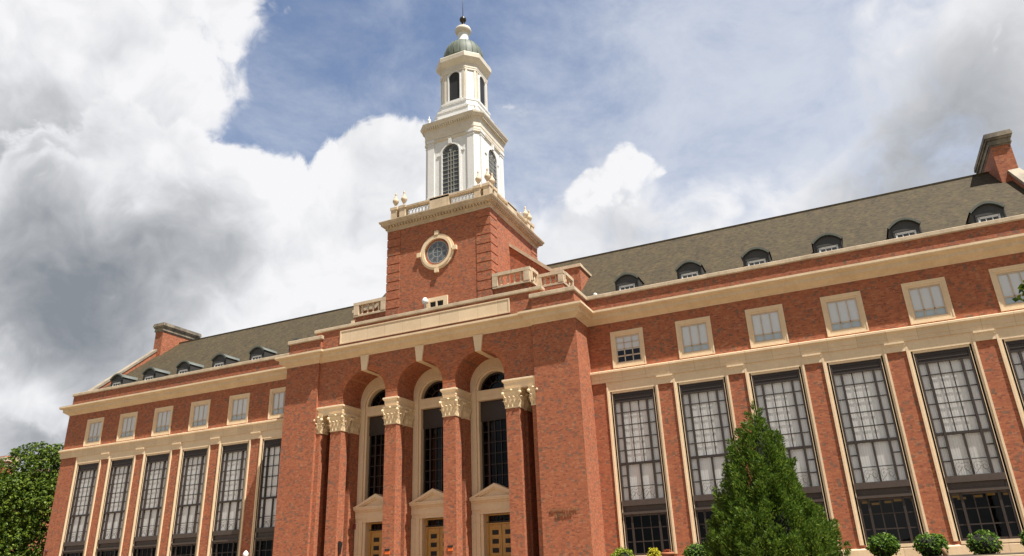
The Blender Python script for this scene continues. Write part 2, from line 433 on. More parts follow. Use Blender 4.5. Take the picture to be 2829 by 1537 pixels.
# ================================================================== THE LIBRARY
LIB = empty('library_building', (0, 0, 0))
tag(LIB, 'long red brick hall with limestone trim, arched entrance and white bell tower', 'building')
P = 6.0; B0 = 19.95
BAYS_R = [B0+P*i for i in range(6)]
BAYS = [-b for b in reversed(BAYS_R)]+BAYS_R
XE = 55.3
BASE = -13.35
CB = 7.5      # underside of main cornice
PT = 10.1     # top of parapet brick

# ---- wing walls
for sgn in (-1, 1):
    mb = MB()
    bays = BAYS_R if sgn > 0 else [-b for b in reversed(BAYS_R)]
    x0, x1 = (16.3, XE) if sgn > 0 else (-XE, -16.3)
    xs = [x0]
    for b in bays: xs += [b-1.9, b-1.3, b+1.3, b+1.9]
    xs.append(x1)
    zs = [BASE-1.0, -12.5, 1.2, 3.5, 6.31, CB+1.3]
    def hole(x, z):
        for b in bays:
            if abs(x-b) < 1.9 and -12.5 < z < 1.2: return True
            if abs(x-b) < 1.3 and 3.5 < z < 6.31: return True
        return False
    grid_wall(mb, xs, zs, 0.0, 0.7, hole)
    e = -XE if sgn < 0 else XE
    mb.box(min(e, e-sgn*.7), max(e, e-sgn*.7), 0.7, 28.4, BASE-1.0, CB+1.3)
    mb.build('wing_wall', M_BRICK, LIB)
    # parapet and coping
    xa, xb = (16.3, XE) if sgn > 0 else (-XE, -16.3)
    p = MB(); p.box(xa, xb, 0.1, 0.6, CB+1.3, PT); pp = p.build('parapet', M_BRICK, LIB)
    c = MB(); prof = [(-.65, PT), (.10, PT), (.16, PT+.08), (.16, PT+.36), (.10, PT+.40), (-.65, PT+.44)]
    path = [(16.3, .1), (XE+.1, .1)] if sgn > 0 else [(-XE-.1, .1), (-16.3, .1)]
    c.sweep(prof, path); c.build('coping', M_OLD, pp)
    # band above the tall windows
    s = MB(); prof = [(-.02, 2.0), (.14, 2.0), (.14, 2.28), (.18, 2.32), (.18, 2.66), (.24, 2.74), (.36, 2.84), (.36, 3.0), (.30, 3.05), (-.02, 3.08)]
    path = [(16.3, 0), (XE, 0), (XE, 9)] if sgn > 0 else [(-XE, 9), (-XE, 0), (-16.3, 0)]
    s.sweep(prof, path); s.build('stone_band', M_STONE, LIB)
    pl = MB(); prof = [(-.02, BASE-1), (.16, BASE-1), (.16, -12.82), (.11, -12.76), (-.02, -12.72)]
    pl.sweep(prof, path); pl.build('plinth', M_STONE, LIB)
    # pier caps between the tall windows
    piers = [(bays[i]+bays[i+1])/2 for i in range(5)]
    for k, x in enumerate(piers):
        if k == 0:
            m = MB(); m.sweep([(0, 1.24), (.10, 1.24), (.10, 1.62), (.15, 1.68), (.15, 1.78), (.24, 1.86), (.24, 1.99), (0, 1.99)], [(-.69, 0), (.69, 0)])
            cap0 = m.build('pier_cap', M_STONE_PL, LIB, (x, 0, 0))
        else: copy_tree(cap0, LIB, W(x, 0, 0))

# ---- tall windows
def lattice(mb, x0, x1, z0, z1, y, w, d=.12):
    mb.box(x0-w/2 if x0 == x1 else x0, x1+w/2 if x0 == x1 else x1, y, y+d, z0-w/2 if z0 == z1 else z0, z1+w/2 if z0 == z1 else z1)
def V(mb, x, z0, z1, y, w, d=.12): mb.box(x-w/2, x+w/2, y, y+d, z0, z1)
def H(mb, z, x0, x1, y, w, d=.12): mb.box(x0, x1, y, y+d, z-w/2, z+w/2)
class SH(MB):
    """MB whose shapes sit 0.3 further forward"""
    def add(s, vs, fs, smooth=False): return MB.add(s, [(p[0], p[1]-.30, p[2]) for p in vs], fs, smooth)
def tall_window(loc):
    f = SH()
    for x in (-1.78, 1.78): V(f, x, -12.5, .95, .34, .15, .2)
    for x in (-1.15, 1.15): V(f, x, -8.2, .15, .33, .17, .18); V(f, x, -12.5, -9.35, .33, .17, .18)
    for x in (-.39, .39): V(f, x, -5.1, .15, .43, .075, .035); V(f, x, -12.5, -9.35, .42, .075, .05)
    for z in (-.78, -1.88, -2.97, -4.05): H(f, z, -1.7, 1.7, .435, .075, .03)
    H(f, -5.18, -1.72, 1.72, .35, .2, .15)
    V(f, 0, -8.2, -5.2, .37, .15, .1)
    for z in (-6.15, -7.12):
        H(f, z, -1.7, -1.24, .43, .085, .035); H(f, z, 1.24, 1.7, .43, .085, .035)
    for z in (-10.4, -11.45): H(f, z, -1.7, 1.7, .425, .085, .05)
    H(f, -12.42, -1.7, 1.7, .38, .16)
    w = f.build('tall_window', M_BRONZE, LIB, loc)
    # header panel with mouldings
    h = SH(); h.box(-1.72, 1.72, .42, .62, .14, .95); h.box(-1.72, 1.72, .33, .415, .10, .24); h.box(-1.72, 1.72, .36, .415, .40, .48); h.box(-1.72, 1.72, .37, .415, .70, .76)
    h.build('header_panel', M_BRONZE, w)
    s = SH()
    s.box(-1.85, 1.85, .25, .5, -8.62, -8.16); s.box(-1.82, 1.82, .42, .56, -9.12, -8.63); s.box(-1.85, 1.85, .2, .5, -9.3, -9.12); s.box(-1.85, 1.85, .36, .5, -9.46, -9.301)
    s.box(-1.7, 1.7, .39, .419, -8.97, -8.9)
    s.build('spandrel', M_BRONZE_L, w)
    q = SH(); q.add([(-1.75,.47,-8.2),(1.75,.47,-8.2),(1.75,.47,.15),(-1.75,.47,.15)], [(0,1,2,3)])
    q.build('glazing', M_GLASS, w)
    q = SH(); q.add([(-1.75,.47,-12.5),(1.75,.47,-12.5),(1.75,.47,-9.4),(-1.75,.47,-9.4)], [(0,1,2,3)])
    q.build('lower_glazing', M_GLASS_D, w)
    c = SH(); n = 70
    vs = []; fs = []
    for i in range(n+1):
        x = -1.9+3.8*i/n; y = .54+.007*math.sin(i*1.9)+.004*math.sin(i*.7)
        vs += [(x, y, -8.7), (x, y, .5)]
    for i in range(n): fs.append((2*i, 2*i+2, 2*i+3, 2*i+1))
    c.add(vs, fs, True); c.build('curtain', M_CURT, w)
    # iron balconet in front of the lower casements
    b = SH(); 
    for x0 in (-1.06, .08):
        b.box(x0, x0+.98, .30, .33, -7.1, -7.04)
        for sg in (0, 1):
            cx = x0+.26+.46*sg
            pts = []
            for i in range(15):
                a = i*.62; r = .07+.022*i
                pts.append((cx+(1 if sg else -1)*r*math.cos(a)*.8, .315, -7.62+r*math.sin(a)))
            b.tube(pts, .013, 4)
        b.tube([(x0+.05, .315, -8.1), (x0+.49, .315, -7.55), (x0+.93, .315, -8.1)], .014, 4)
    b.build('balconet', M_IRON, w)
    u = MB()
    for sg in (-1, 1):
        for a, bb, y in ((1.86, 2.02, .0), (2.02, 2.16, -.05), (2.16, 2.31, -.11)):
            u.box(min(sg*a, sg*bb), max(sg*a, sg*bb), y, .62, -12.5, 1.14 if a < 2.1 else 2.0)
    u.box(-2.16, 2.16, -.05, .62, 1.14, 2.0); u.box(-1.86, 1.86, .0, .62, .96, 1.14)
    u.box(-1.9, 1.9, -.16, .62, -12.72, -12.501)
    u.build('stone_surround', M_STONE_PL, w)
    return w
tw = tall_window((BAYS[0], 0, 0))
for b in BAYS[1:]: copy_tree(tw, LIB, W(b, 0, 0))

# ---- small upper windows
def small_window(loc, half_blind):
    f = MB()
    o, i, h0, h1 = 1.52, 1.12, 1.69, 1.25
    for a, b_, y in ((i, i+.14, .02), (i+.14, o-.1, -.05), (o-.1, o, -.09)):
        za, zb = h1+(a-i)*1.1, h1+(b_-i)*1.1
        for sg in (-1, 1):
            f.box(min(sg*a, sg*b_), max(sg*a, sg*b_), y, .5, -zb, zb)
            f.box(-a, a, y, .5, min(sg*za, sg*zb), max(sg*za, sg*zb))
    w = f.build('upper_window', M_STONE_PL, LIB, loc)
    s = MB()
    for x in (-1.08, 1.08): V(s, x, -h1, h1, .08, .09)
    for x in (-.37, .37): V(s, x, -h1, h1, .10, .085, .04)
    for z in (-1.2, 1.2): H(s, z, -1.05, 1.05, .08, .09)
    H(s, -.62, -1.05, 1.05, .10, .11, .04)
    if half_blind:
        H(s, 0.02, -1.05, 1.05, .10, .07, .04); H(s, .62, -1.05, 1.05, .10, .05, .04)
    s.build('sash', M_SASH, w)
    q = MB(); q.add([(-1.1,.145,-h1),(1.1,.145,-h1),(1.1,.145,h1),(-1.1,.145,h1)], [(0,1,2,3)]); q.build('pane', M_GLASS, w)
    c = MB(); zb = -.08 if half_blind else -.64
    c.box(-1.11, 1.11, .18, .2, zb, 1.24); c.build('blind', M_BLIND, w)
    if not half_blind:
        c = MB(); c.box(-1.11, 1.11, .19, .21, -1.24, -.645); c.build('lower_sheet', M_BLUEGREY, w)  # pale blue-grey sheet behind the bottom row of panes
    return w
sw = small_window((BAYS[0], 0, 4.905), False)
for b in BAYS[1:]:
    if abs(b-BAYS_R[0]) < .1: small_window((b, 0, 4.905), True)
    else: copy_tree(sw, LIB, W(b, 0, 4.905))

# ---- main cornice (wraps the whole front)
PATH = [(-XE, 20), (-XE, 0), (-16.3, 0), (-16.3, -3.35), (-12.1, -3.35), (-12.1, -3.1), (12.1, -3.1), (12.1, -3.35), (16.3, -3.35), (16.3, 0), (XE, 0), (XE, 20)]
c = MB()
prof = [(-.03, CB), (.06, CB), (.07, CB+.09), (.14, CB+.13), (.24, CB+.20), (.44, CB+.34), (.56, CB+.40), (.57, CB+.44), (.60, CB+.44), (.61, CB+.74), (.66, CB+.78), (.86, CB+.83), (.93, CB+.88), (.97, CB+.96), (.97, CB+1.14), (.3, CB+1.29), (-.03, CB+1.31)]
c.sweep(prof, PATH); cn_ = c.build('cornice', M_CORN, LIB)
c = MB(); c.sweep([(-.02, CB+1.315), (.3, CB+1.295), (.93, CB+1.155), (.93, CB+1.17), (.3, CB+1.31), (-.02, CB+1.33)], PATH); c.build('bounce_cover', plain('bounce_cover_brown', (.16,.12,.085), .7), cn_)  # thin dark cover added to cut light bouncing onto the parapet

# ---- entrance block
for sg in (-1, 1):
    m = MB(); a, b = sorted((sg*12.1, sg*16.3))
    m.box(a, b, -3.35, .6, BASE-1, CB+1.3)
    m.build('corner_pilaster', M_BRICK, LIB)
    # parapet block with coping above the pilaster
    m = MB(); m.box(a, b, -3.22, .2, CB+1.3, PT); bl = m.build('parapet_block', M_BRICK, LIB)
    k = MB(); prof = [(-.5, PT), (.10, PT), (.16, PT+.08), (.16, PT+.40), (.10, PT+.44), (-.5, PT+.48)]
    k.sweep(prof, [(12.1, -.6), (12.1, -3.22), (16.3, -3.22), (16.3, .1)] if sg > 0 else [(-16.3, .1), (-16.3, -3.22), (-12.1, -3.22), (-12.1, -.6)])
    k.build('coping', M_OLD, bl)
# flat roof behind the attic
m = MB(); m.box(-16.1, 16.1, -2.6, 5.0, 8.9, 9.6); m.build('flat_roof', M_LEAD, LIB)

AC = (-6.45, 0.0, 6.45); AR = 2.55; ASP = 3.45
m = MB()
for cx in AC: arch_wall(m, cx, 3.225, AR, ASP, CB+1.3, -3.1, -.1, 28)
for sg in (-1, 1):
    a, b = sorted((sg*9.675, sg*12.1)); m.box(a, b, -3.1, -.1, 2.86, CB+1.3)
for x in (-9.675, -3.225, 3.225): 
    w_ = 3.225-AR
    m.box(x-(w_ if x > -9 else 0), x+w_, -3.1, -.1, 2.86, ASP)
m.box(9.675-(3.225-AR), 9.675, -3.1, -.1, 2.86, ASP)
aw = m.build('arcade_wall', M_BRICK, LIB)
M_BRICK_ARCH = brick_mat('brick_arch_ring', [(0, (.30,.085,.036)), (.3, (.42,.12,.042)), (.75, (.50,.145,.05))], .4)
for cx in AC:
    m = MB(); arch_band(m, cx, ASP, AR-.0, AR+.62, -3.118, -3.09, 28); m.build('brick_arch_ring', M_BRICK_ARCH, LIB)
    k = MB(); k.prism_y([(cx-.30, ASP+AR-.05), (cx+.30, ASP+AR-.05), (cx+.50, CB), (cx-.50, CB)], -3.26, -3.0)
    k.box(cx-.28, cx+.28, -3.0, -.12, ASP+AR-.06, ASP+AR+.1)
    k.build('keystone', M_STONE_PL, LIB)

def capital(mb, cx, cy, h, z0, z1):
    """carved leaf capital on a square shaft of half width h (h may be a pair)"""
    hx, hy = h if isinstance(h, tuple) else (h, h)
    H_ = z1-z0
    mb.frustum(cx, cy, hx+.06, hy+.06, z0, hx+.08, hy+.08, z0+.12)
    mb.frustum(cx, cy, hx-.02, hy-.02, z0+.12, hx+.02, hy+.02, z0+H_*.55)
    mb.frustum(cx, cy, hx+.02, hy+.02, z0+H_*.55, hx+.16, hy+.16, z1-.22)
    mb.frustum(cx, cy, hx+.20, hy+.20, z1-.20, hx+.24, hy+.24, z1-.002)
    def leaf(px, py, nx, ny, z, w, hh, out):
        tx, ty = -ny, nx
        ns = 5; vs = []
        for i in range(ns+1):
            t = i/ns
            o = .03+out*(t**2.2) ; zz = z+hh*(t if t < .85 else .85-.5*(t-.85))
            ww = w*(.75+.5*math.sin(math.pi*min(1, t*1.1)))*(1-.55*max(0, t-.7)/.3)
            for s_ in (-1, -.4, 0, .4, 1):
                oo = o-.07*abs(s_)**1.5+(.035 if s_ == 0 else 0)
                vs.append((px+tx*ww*s_+nx*oo, py+ty*ww*s_+ny*oo, zz-(.05*abs(s_)*t)))
        fs = []
        for i in range(ns):
            for j in range(4): a = i*5+j; fs.append((a, a+1, a+6, a+5))
        mb.add(vs, fs, True)
    for nx, ny, half, L in ((0,-1,hy,hx), (0,1,hy,hx), (1,0,hx,hy), (-1,0,hx,hy)):
        px, py = cx+nx*half, cy+ny*half; tx, ty = -ny, nx
        k = max(1, round(L*2/.42))
        for i in range(k):
            o = (i+.5)/k*2*L-L
            leaf(px+tx*o, py+ty*o, nx, ny, z0+.1, L/k*.95, H_*.38, .22)
        for i in range(k+1):
            o = i/k*2*L-L
            leaf(px+tx*o*.98, py+ty*o*.98, nx, ny, z0+.25, L/k*.8, H_*.55, .30)
        mb.ball((px+nx*.2, py+ny*.2, z1-.16), .10, 1.3, 1.3, 1, 8, 5)
    for sx in (-1, 1):
        for sy in (-1, 1):
            c_ = (cx+sx*(hx+.2), cy+sy*(hy+.2), z1-.42)
            mb.ball(c_, .15, 1, 1, 1.1, 8, 6)
            leaf(cx+sx*hx, cy+sy*hy, sx*.7071, sy*.7071, z0+.1, .18, H_*.42, .26)
            mb.tube([(cx+sx*hx, cy+sy*hy, z0+H_*.45), (cx+sx*(hx+.08), cy+sy*(hy+.08), z0+H_*.62), c_], .07, 6)
ZC0, ZC1, ZE1 = .2, 1.95, 2.86
for x in (-9.7, -3.225, 3.225, 9.7):
    m = MB(); m.box(x-.65, x+.65, -3.06, -1.96, BASE-1, ZC0); p_ = m.build('brick_pier', M_BRICK, LIB)
    k = MB(); capital(k, x, -2.51, (.65, .55), ZC0, ZC1); k.build('capital', M_CAPITAL, p_)
    m = MB(); m.box(x-.65, x+.65, -1.35, -.1, BASE-1, ZC0); p_ = m.build('rear_pilaster', M_BRICK, LIB)
    k = MB(); capital(k, x, -.80, (.63, .55), ZC0, ZC1); k.build('capital', M_CAPITAL, p_)
for sg in (-1, 1):
    m = MB(); a, b = sorted((sg*11.62, sg*12.1)); m.box(a, b, -3.06, -1.96, BASE-1, ZC0); p_ = m.build('side_strip', M_BRICK, LIB)
    k = MB(); capital(k, sg*11.83, -2.51, (.22, .55), ZC0, ZC1); k.build('capital', M_CAPITAL, p_)
# stone entablature blocks resting on the capitals
EP = [(-.3, ZC1), (.0, ZC1), (.0, ZC1+.22), (.04, ZC1+.25), (.04, ZC1+.52), (.08, ZC1+.56), (.18, ZC1+.70), (.18, ZC1+.84), (.1, ZE1-.03), (-.3, ZE1)]
def entab(x0, x1):
    m = MB(); m.box(x0+.02, x1-.02, -3.08, -.12, ZC1+.01, ZE1-.02)
    m.sweep(EP, [(x0, -.12), (x0, -3.1), (x1, -3.1), (x1, -.12)]); m.build('entablature_block', M_STONE_PL, LIB)
entab(-12.09, -9.0); entab(-3.9, -2.55); entab(2.55, 3.9); entab(9.0, 12.09)

# recess back wall (brick at the ends) and stone fronts of the three entrances
m = MB()
for sg in (-1, 1):
    a, b = sorted((sg*9.0, sg*12.1)); m.box(a, b, -.12, .5, BASE-1, 2.86)
for x in (-3.225, 3.225): m.box(x-.66, x+.66, -.1, .5, BASE-1, 2.86)
m.build('recess_wall', M_BRICK, LIB)
def arch_window(loc):
    s = MB()
    R0, ZS = 1.72, 3.0
    arch_wall(s, 0, 2.55, R0+.42, ZS, 6.2, -.1, .3, 28)
    arch_band(s, 0, ZS, R0+.2, R0+.46, -.17, .3, 28); arch_band(s, 0, ZS, R0, R0+.2, .02, .62, 28)
    for sg in (-1, 1):
        a, b = sorted((sg*R0, sg*(R0+.2))); s.box(a, b, .02, .62, -8.4, ZS)
        a, b = sorted((sg*(R0+.2), sg*2.36)); s.box(a, b, -.17, .3, -8.4, ZS)
        a, b = sorted((sg*2.36, sg*2.55)); s.box(a, b, -.1, .3, -8.4, ZS)
    s.box(-R0, R0, -.04, .6, 1.98, 2.84); s.box(-R0, R0, -.1, .6, 2.84, 2.95); s.box(-R0, R0, -.08, .6, 2.32, 2.38)
    w = s.build('arched_window', M_STONE_PL, LIB, loc)
    f = MB()
    f.box(-R0, R0, .42, .66, .05, 1.98); f.box(-1.5, 1.5, .38, .42, .2, .3)
    for x in (-1.62, -.96, .96, 1.62): V(f, x, -8.4, .05, .5, .14, .2)
    for x in (-.32, .32): V(f, x, -8.4, .05, .56, .07)
    for k in range(9): H(f, -.95-1.02*k, -1.62, 1.62, .57, .07)
    # lunette tracery
    arch_band(f, 0, 2.95, 1.58, 1.72, .5, .64, 24); arch_band(f, 0, 2.95, .78, .86, .55, .62, 16)
    for a in (30, 60, 90, 120, 150):
        ca, sa = math.cos(math.radians(a)), math.sin(math.radians(a))
        f.tube([(.8*ca, .58, 2.95+.8*sa), (1.62*ca, .58, 2.95+1.62*sa)], .035, 4)
    f.build('frame', M_BRONZE, w)
    g_ = MB(); g_.add([(-R0,.68,-8.4),(R0,.68,-8.4),(R0,.68,4.75),(-R0,.68,4.75)], [(0,1,2,3)]); g_.build('glazing', M_GLASS_D, w)
    return w
def doorway(loc):
    s = MB()
    for sg in (-1, 1):
        a, b = sorted((sg*1.45, sg*1.72)); s.box(a, b, -.05, .62, BASE-.6, -8.42)
        a, b = sorted((sg*1.72, sg*2.1)); s.box(a, b, -.2, .5, BASE-.6, -8.42)
        a, b = sorted((sg*2.1, sg*2.53)); s.box(a, b, -.3, .5, BASE-.6, -8.42)
    s.box(-2.53, 2.53, -.2, .5, -8.42, -8.05); s.box(-2.53, 2.53, -.3, .5, -8.05, -7.42)
    s.box(-1.72, 1.72, -.26, -.2, -8.2, -8.05)
    d = s.build('doorway', M_STONE_PL, LIB, loc)
    p = MB()
    p.box(-2.52, 2.52, -.42, .4, -7.42, -7.25); p.box(-2.54, 2.54, -.62, .4, -7.25, -7.08); p.box(-2.55, 2.55, -.68, .4, -7.08, -6.96)
    p.prism_y([(-2.3, -6.96), (2.3, -6.96), (0, -6.02)], -.36, .35)
    for sg in (-1, 1):
        q = [(sg*2.5, -6.96), (sg*2.0, -6.96), (0, -6.16), (0, -5.84)]
        if sg > 0: q = q[::-1]
        p.prism_y(q, -.66, .34)
        q = [(sg*2.1, -6.955), (sg*1.7, -6.955), (0, -6.32), (0, -6.15)]
        if sg > 0: q = q[::-1]
        p.prism_y(q, -.52, .34)
    p.build('pediment', M_STONE_PL, d)
    for sg in (-1, 1):
        L = MB(); xa, xb = sorted((sg*.025, sg*1.28))
        L.box(xa, xb, .74, .86, BASE+.02, -9.32)
        for k in range(5):
            zc = -10.03-.765*k; xc = (xa+xb)/2
            L.box(xa+.14, xb-.14, .70, .74, zc+.29, zc+.36)
        L.build('door', M_OAK, d)
        for k in range(5):
            zc = -10.03-.765*k; xc = (xa+xb)/2
            q = MB(); q.box(xc-.32, xc+.32, .715, .745, zc-.19, zc+.21); q.build('door_light', M_BLACK, d)
    f = MB(); f.box(-1.45, -1.28, .62, .9, BASE, -8.42); f.box(1.28, 1.45, .62, .9, BASE, -8.42); f.box(-1.28, 1.28, .62, .9, -9.31, -9.2)
    f.box(-1.28, 1.28, .62, .9, -8.56, -8.43)
    f.build('door_frame', M_OAK, d)
    t = MB()
    for k in range(6):
        cx = -1.07+.428*k
        t.tube([(cx+.17*math.cos(a*math.pi/6), .72, -8.88+.3*math.sin(a*math.pi/6)) for a in range(13)], .022, 4)
    t.build('transom_grille', M_BRONZE, d)
    q = MB(); q.add([(-1.28,.78,-9.2),(1.28,.78,-9.2),(1.28,.78,-8.56),(-1.28,.78,-8.56)], [(0,1,2,3)]); q.build('transom_pane', M_GLASS_D, d)
    return d
aw_ = arch_window((AC[0], 0, 0)); dw_ = doorway((AC[0], 0, 0))
for cx in AC[1:]: copy_tree(aw_, LIB, W(cx, 0, 0)); copy_tree(dw_, LIB, W(cx, 0, 0))
# brick wing in front of interior, behind the recess (keeps light out)
m = MB(); m.box(-16.3, -12.1, .6, 1.2, BASE-1, CB); m.box(12.1, 16.3, .6, 1.2, BASE-1, CB); m.build('inner_brick_wall', M_BRICK, LIB)

# ---- interior: floors, rear partition, warm ceiling lamps on the lower floor
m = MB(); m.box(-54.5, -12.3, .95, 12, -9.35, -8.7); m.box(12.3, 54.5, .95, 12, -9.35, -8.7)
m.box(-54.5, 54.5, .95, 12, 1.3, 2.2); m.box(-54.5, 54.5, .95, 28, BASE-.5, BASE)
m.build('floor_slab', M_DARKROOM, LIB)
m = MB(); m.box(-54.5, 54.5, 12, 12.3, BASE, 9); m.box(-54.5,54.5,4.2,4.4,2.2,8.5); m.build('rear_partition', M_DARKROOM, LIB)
m = MB(); m.box(-XE, XE, 27.8, 28.4, BASE-1, 9.4); m.build('rear_wall', M_BRICK, LIB)
for bx in BAYS_R[2:]:
    for dx, dy in ((-1.3, 2.2), (.9, 1.9), (.3, 3.4), (2.1, 2.7), (-.6, 5.0)):
        m = MB(); m.box(bx+dx-.28, bx+dx+.28, dy, dy+.16, -9.52, -9.36); m.build('ceiling_lamp', M_LAMP, LIB)

# ---- main roof, gables, chimneys, dormers
M_GABLE = stone_mat('limestone_stained', (.37,.31,.23), 0.75, stain=(.11,.095,.08))
RS = .838; RZ = 8.9; YR = 14.2; ZR = RZ+RS*YR
m = MB()
for sg in (-1, 1):
    a, b = sorted((sg*54.6, sg*6.5))
    th = .35
    m.add([(a,.7,RZ+RS*.7),(b,.7,RZ+RS*.7),(b,YR,ZR),(a,YR,ZR)], [(0,1,2,3)])
    m.add([(a,27.7,RZ+RS*.7),(b,27.7,RZ+RS*.7),(b,YR,ZR),(a,YR,ZR)], [(3,2,1,0)])
    m.box(a, b, YR-.16, YR+.16, ZR-.14, ZR+.10)
m.build('main_roof', M_ROOF, LIB)
for sg in (-1, 1):
    a, b = sorted((sg*XE, sg*54.55))
    g1 = MB()
    k = .877; f = lambda y: 9.25+k*y+.0
    g1.prism_x([(0.6, CB+1.2), (27.8, CB+1.2), (27.8, f(.6)), (YR, f(YR)), (.6, f(.6))], a, b)
    gw = g1.build('gable_wall', M_BRICK, LIB)
    q = lambda y: 2*YR-y
    y0, y1 = .4, 11.0
    c1 = MB(); c1.prism_x([(y0, f(y0)), (y1, f(y1)), (y1, f(y1)+.38), (y0, f(y0)+.38)], a-.1, b+.1); c1.build('gable_coping', M_GABLE, gw)
    c1 = MB(); c1.prism_x([(q(y1), f(y1)), (q(y0), f(y0)), (q(y0), f(y0)+.38), (q(y1), f(y1)+.38)], a-.1, b+.1); c1.build('gable_coping', M_GABLE, gw)
    ch = MB(); xa, xb = sorted((sg*XE, sg*53.75)); ch.box(xa-.01, xb+.01, 10.95, 17.45, 16.5, 21.85)
    cm = ch.build('chimney', M_BRICK, LIB)
    cp = MB()
    for p, z0, z1 in ((.06, 21.85, 22.0), (.16, 22.0, 22.14), (.12, 22.14, 22.5), (.26, 22.5, 22.72), (.36, 22.72, 22.98), (.30, 22.98, 23.2)):
        cp.box(xa-p, xb+p, 10.95-p, 17.45+p, z0, z1)
    cp.build('chimney_cap', M_CHIMCAP, cm)
def dormer(loc):
    # local origin: bay centre, front face at y = 2.0
    s = MB(); n = 14; hw = 1.16
    def arc(h, rise, z0):
        return [(h*(-1+2*i/n), z0+rise*(1-(-1+2*i/n)**2)) for i in range(n+1)]
    top = arc(hw+.1, .66, 12.22)
    roofy = lambda z: (z-RZ)/RS
    vs = []; fs = []
    for x, z in top: vs += [(x, -.22, z), (x, max(.3, roofy(z)-2.0+.15), z)]
    for i in range(n): fs.append((2*i, 2*i+2, 2*i+3, 2*i+1))
    s.add(vs, fs, True)
    low = arc(hw-.02, .62, 12.08)
    vs = []; fs = []
    for (x, z), (x2, z2) in zip(top, low): vs += [(x, -.22, z), (x2, -.22, z2), (x2, .06, z2)]
    for i in range(n): fs += [(3*i, 3*i+1, 3*i+4, 3*i+3), (3*i+1, 3*i+2, 3*i+5, 3*i+4)]
    s.add(vs, fs)
    d = s.build('dormer', M_COPPERROOF, LIB, loc)
    f = MB()
    pts = [(-hw+.06, 10.5), (hw-.06, 10.5)]+[(x, z) for x, z in reversed(arc(hw-.06, .6, 12.06))]
    f.prism_y(pts, .04, .14)
    for sg in (-1, 1):
        a, b = sorted((sg*(hw-.1), sg*(hw+.0))); f.box(a, b, .0, 1.9, 10.4, 12.2)
        a, b = sorted((sg*.78, sg*.92)); f.box(a, b, -.06, .04, 10.5, 11.9)
    f.box(-.92, .92, -.08, .04, 11.72, 11.92)
    f.build('dormer_front', M_LEAD, d)
    w = MB()
    for x in (-.70, .70): w.box(x-.07, x+.07, -.02, .03, 10.5, 11.7)
    w.box(-.7, .7, -.02, .03, 11.5, 11.7); 
    for x in (-.23, .23): w.box(x-.03, x+.03, -.01, .03, 10.5, 11.5)
    w.build('dormer_window', M_WFRAME, d)
    q = MB(); q.add([(-.65,.034,10.5),(.65,.034,10.5),(.65,.034,11.55),(-.65,.034,11.55)], [(0,1,2,3)]); q.build('pane', M_GLASS, d)
    return d
dm = dormer((BAYS[0], 2.0, 0))
for b in BAYS[1:]: copy_tree(dm, LIB, W(b, 2.0, 0))

# ---- attic over the arcade
m = MB(); m.box(-13.0, 13.0, -2.98, -2.3, CB+1.3, 10.92); at = m.build('attic_wall', M_BRICK, LIB)
k = MB(); k.sweep([(-.75, 10.92), (.08, 10.92), (.15, 11.0), (.15, 11.26), (.08, 11.30), (-.75, 11.34)], [(-13.0, -2.3), (-13.0, -2.98), (13.0, -2.98), (13.0, -2.3)]); k.build('coping', M_OLD, at)
k = MB(); k.box(-9.8, 9.8, -3.04, -2.99, 9.22, 10.68)
for a, b, c_, d_ in ((-9.8, 9.8, 10.56, 10.68), (-9.8, 9.8, 9.22, 9.34), (-9.8, -9.66, 9.34, 10.56), (9.66, 9.8, 9.34, 10.56)): k.box(a, b, -3.08, -3.04, c_, d_)
k.build('attic_panel', M_STONE, at)
m = MB(); m.box(-10.5, 10.5, .42, 9.0, 9.5, 13.3); m.box(10.5, 13.5, 2.0, 9.0, 9.5, 13.15)
m.build('podium', M_BRICK, LIB)
m = MB(); m.box(-10.95, -10.55, .2, .7, 10.0, 12.95); m.build('stone_post', M_STONE_PL, LIB)
def balustrade(x0, x1, y, z0, zt, posts, nb, axis='x', stuffname='balustrade'):
    m = MB()
    def bx(a, b, h, za, zb):
        if axis == 'x': m.box(a, b, y-h, y+h, za, zb)
        else: m.box(y-h, y+h, a, b, za, zb)
    bx(x0, x1, .22, z0, z0+.22); bx(x0, x1, .26, zt-.34, zt)
    for a, b in posts: bx(a, b, .25, z0+.22, zt-.34)
    o = m.build(stuffname, M_OLD, LIB)
    ins = [p for p in posts]
    g0 = ins[0][1]; g1 = ins[-1][0]
    for i in range(nb):
        t = g0+(g1-g0)*(i+.5)/nb
        c = (t, y) if axis == 'x' else (y, t)
        h = zt-.34-z0-.22
        prof = [(.13, 0), (.13, .08), (.07, .14), (.08, .22), (.15, .42), (.12, .58), (.07, .8), (.12, .86), (.13, .92), (.13, 1.0)]
        b = MB(); b.lathe(c[0], c[1], [(r, z0+.22+h*q) for r, q in prof], 10); b.build('baluster', M_OLD, o)
balustrade(6.5, 10.7, .42, 13.3, 14.95, [(6.5, 7.1), (10.0, 10.65)], 4)
balustrade(-10.7, -6.5, .42, 13.3, 14.95, [(-10.65, -10.0), (-7.1, -6.5)], 4)
balustrade(.69, 2.2, 10.55, 13.3, 14.95, [(.4, .69), (1.9, 2.2)], 2, 'y')
balustrade(10.8, 13.6, 2.2, 13.15, 14.6, [(10.8, 11.2), (13.0, 13.55)], 3)
balustrade(2.5, 4.9, 13.4, 13.15, 14.6, [(2.3, 2.46), (4.6, 4.9)], 2, 'y')
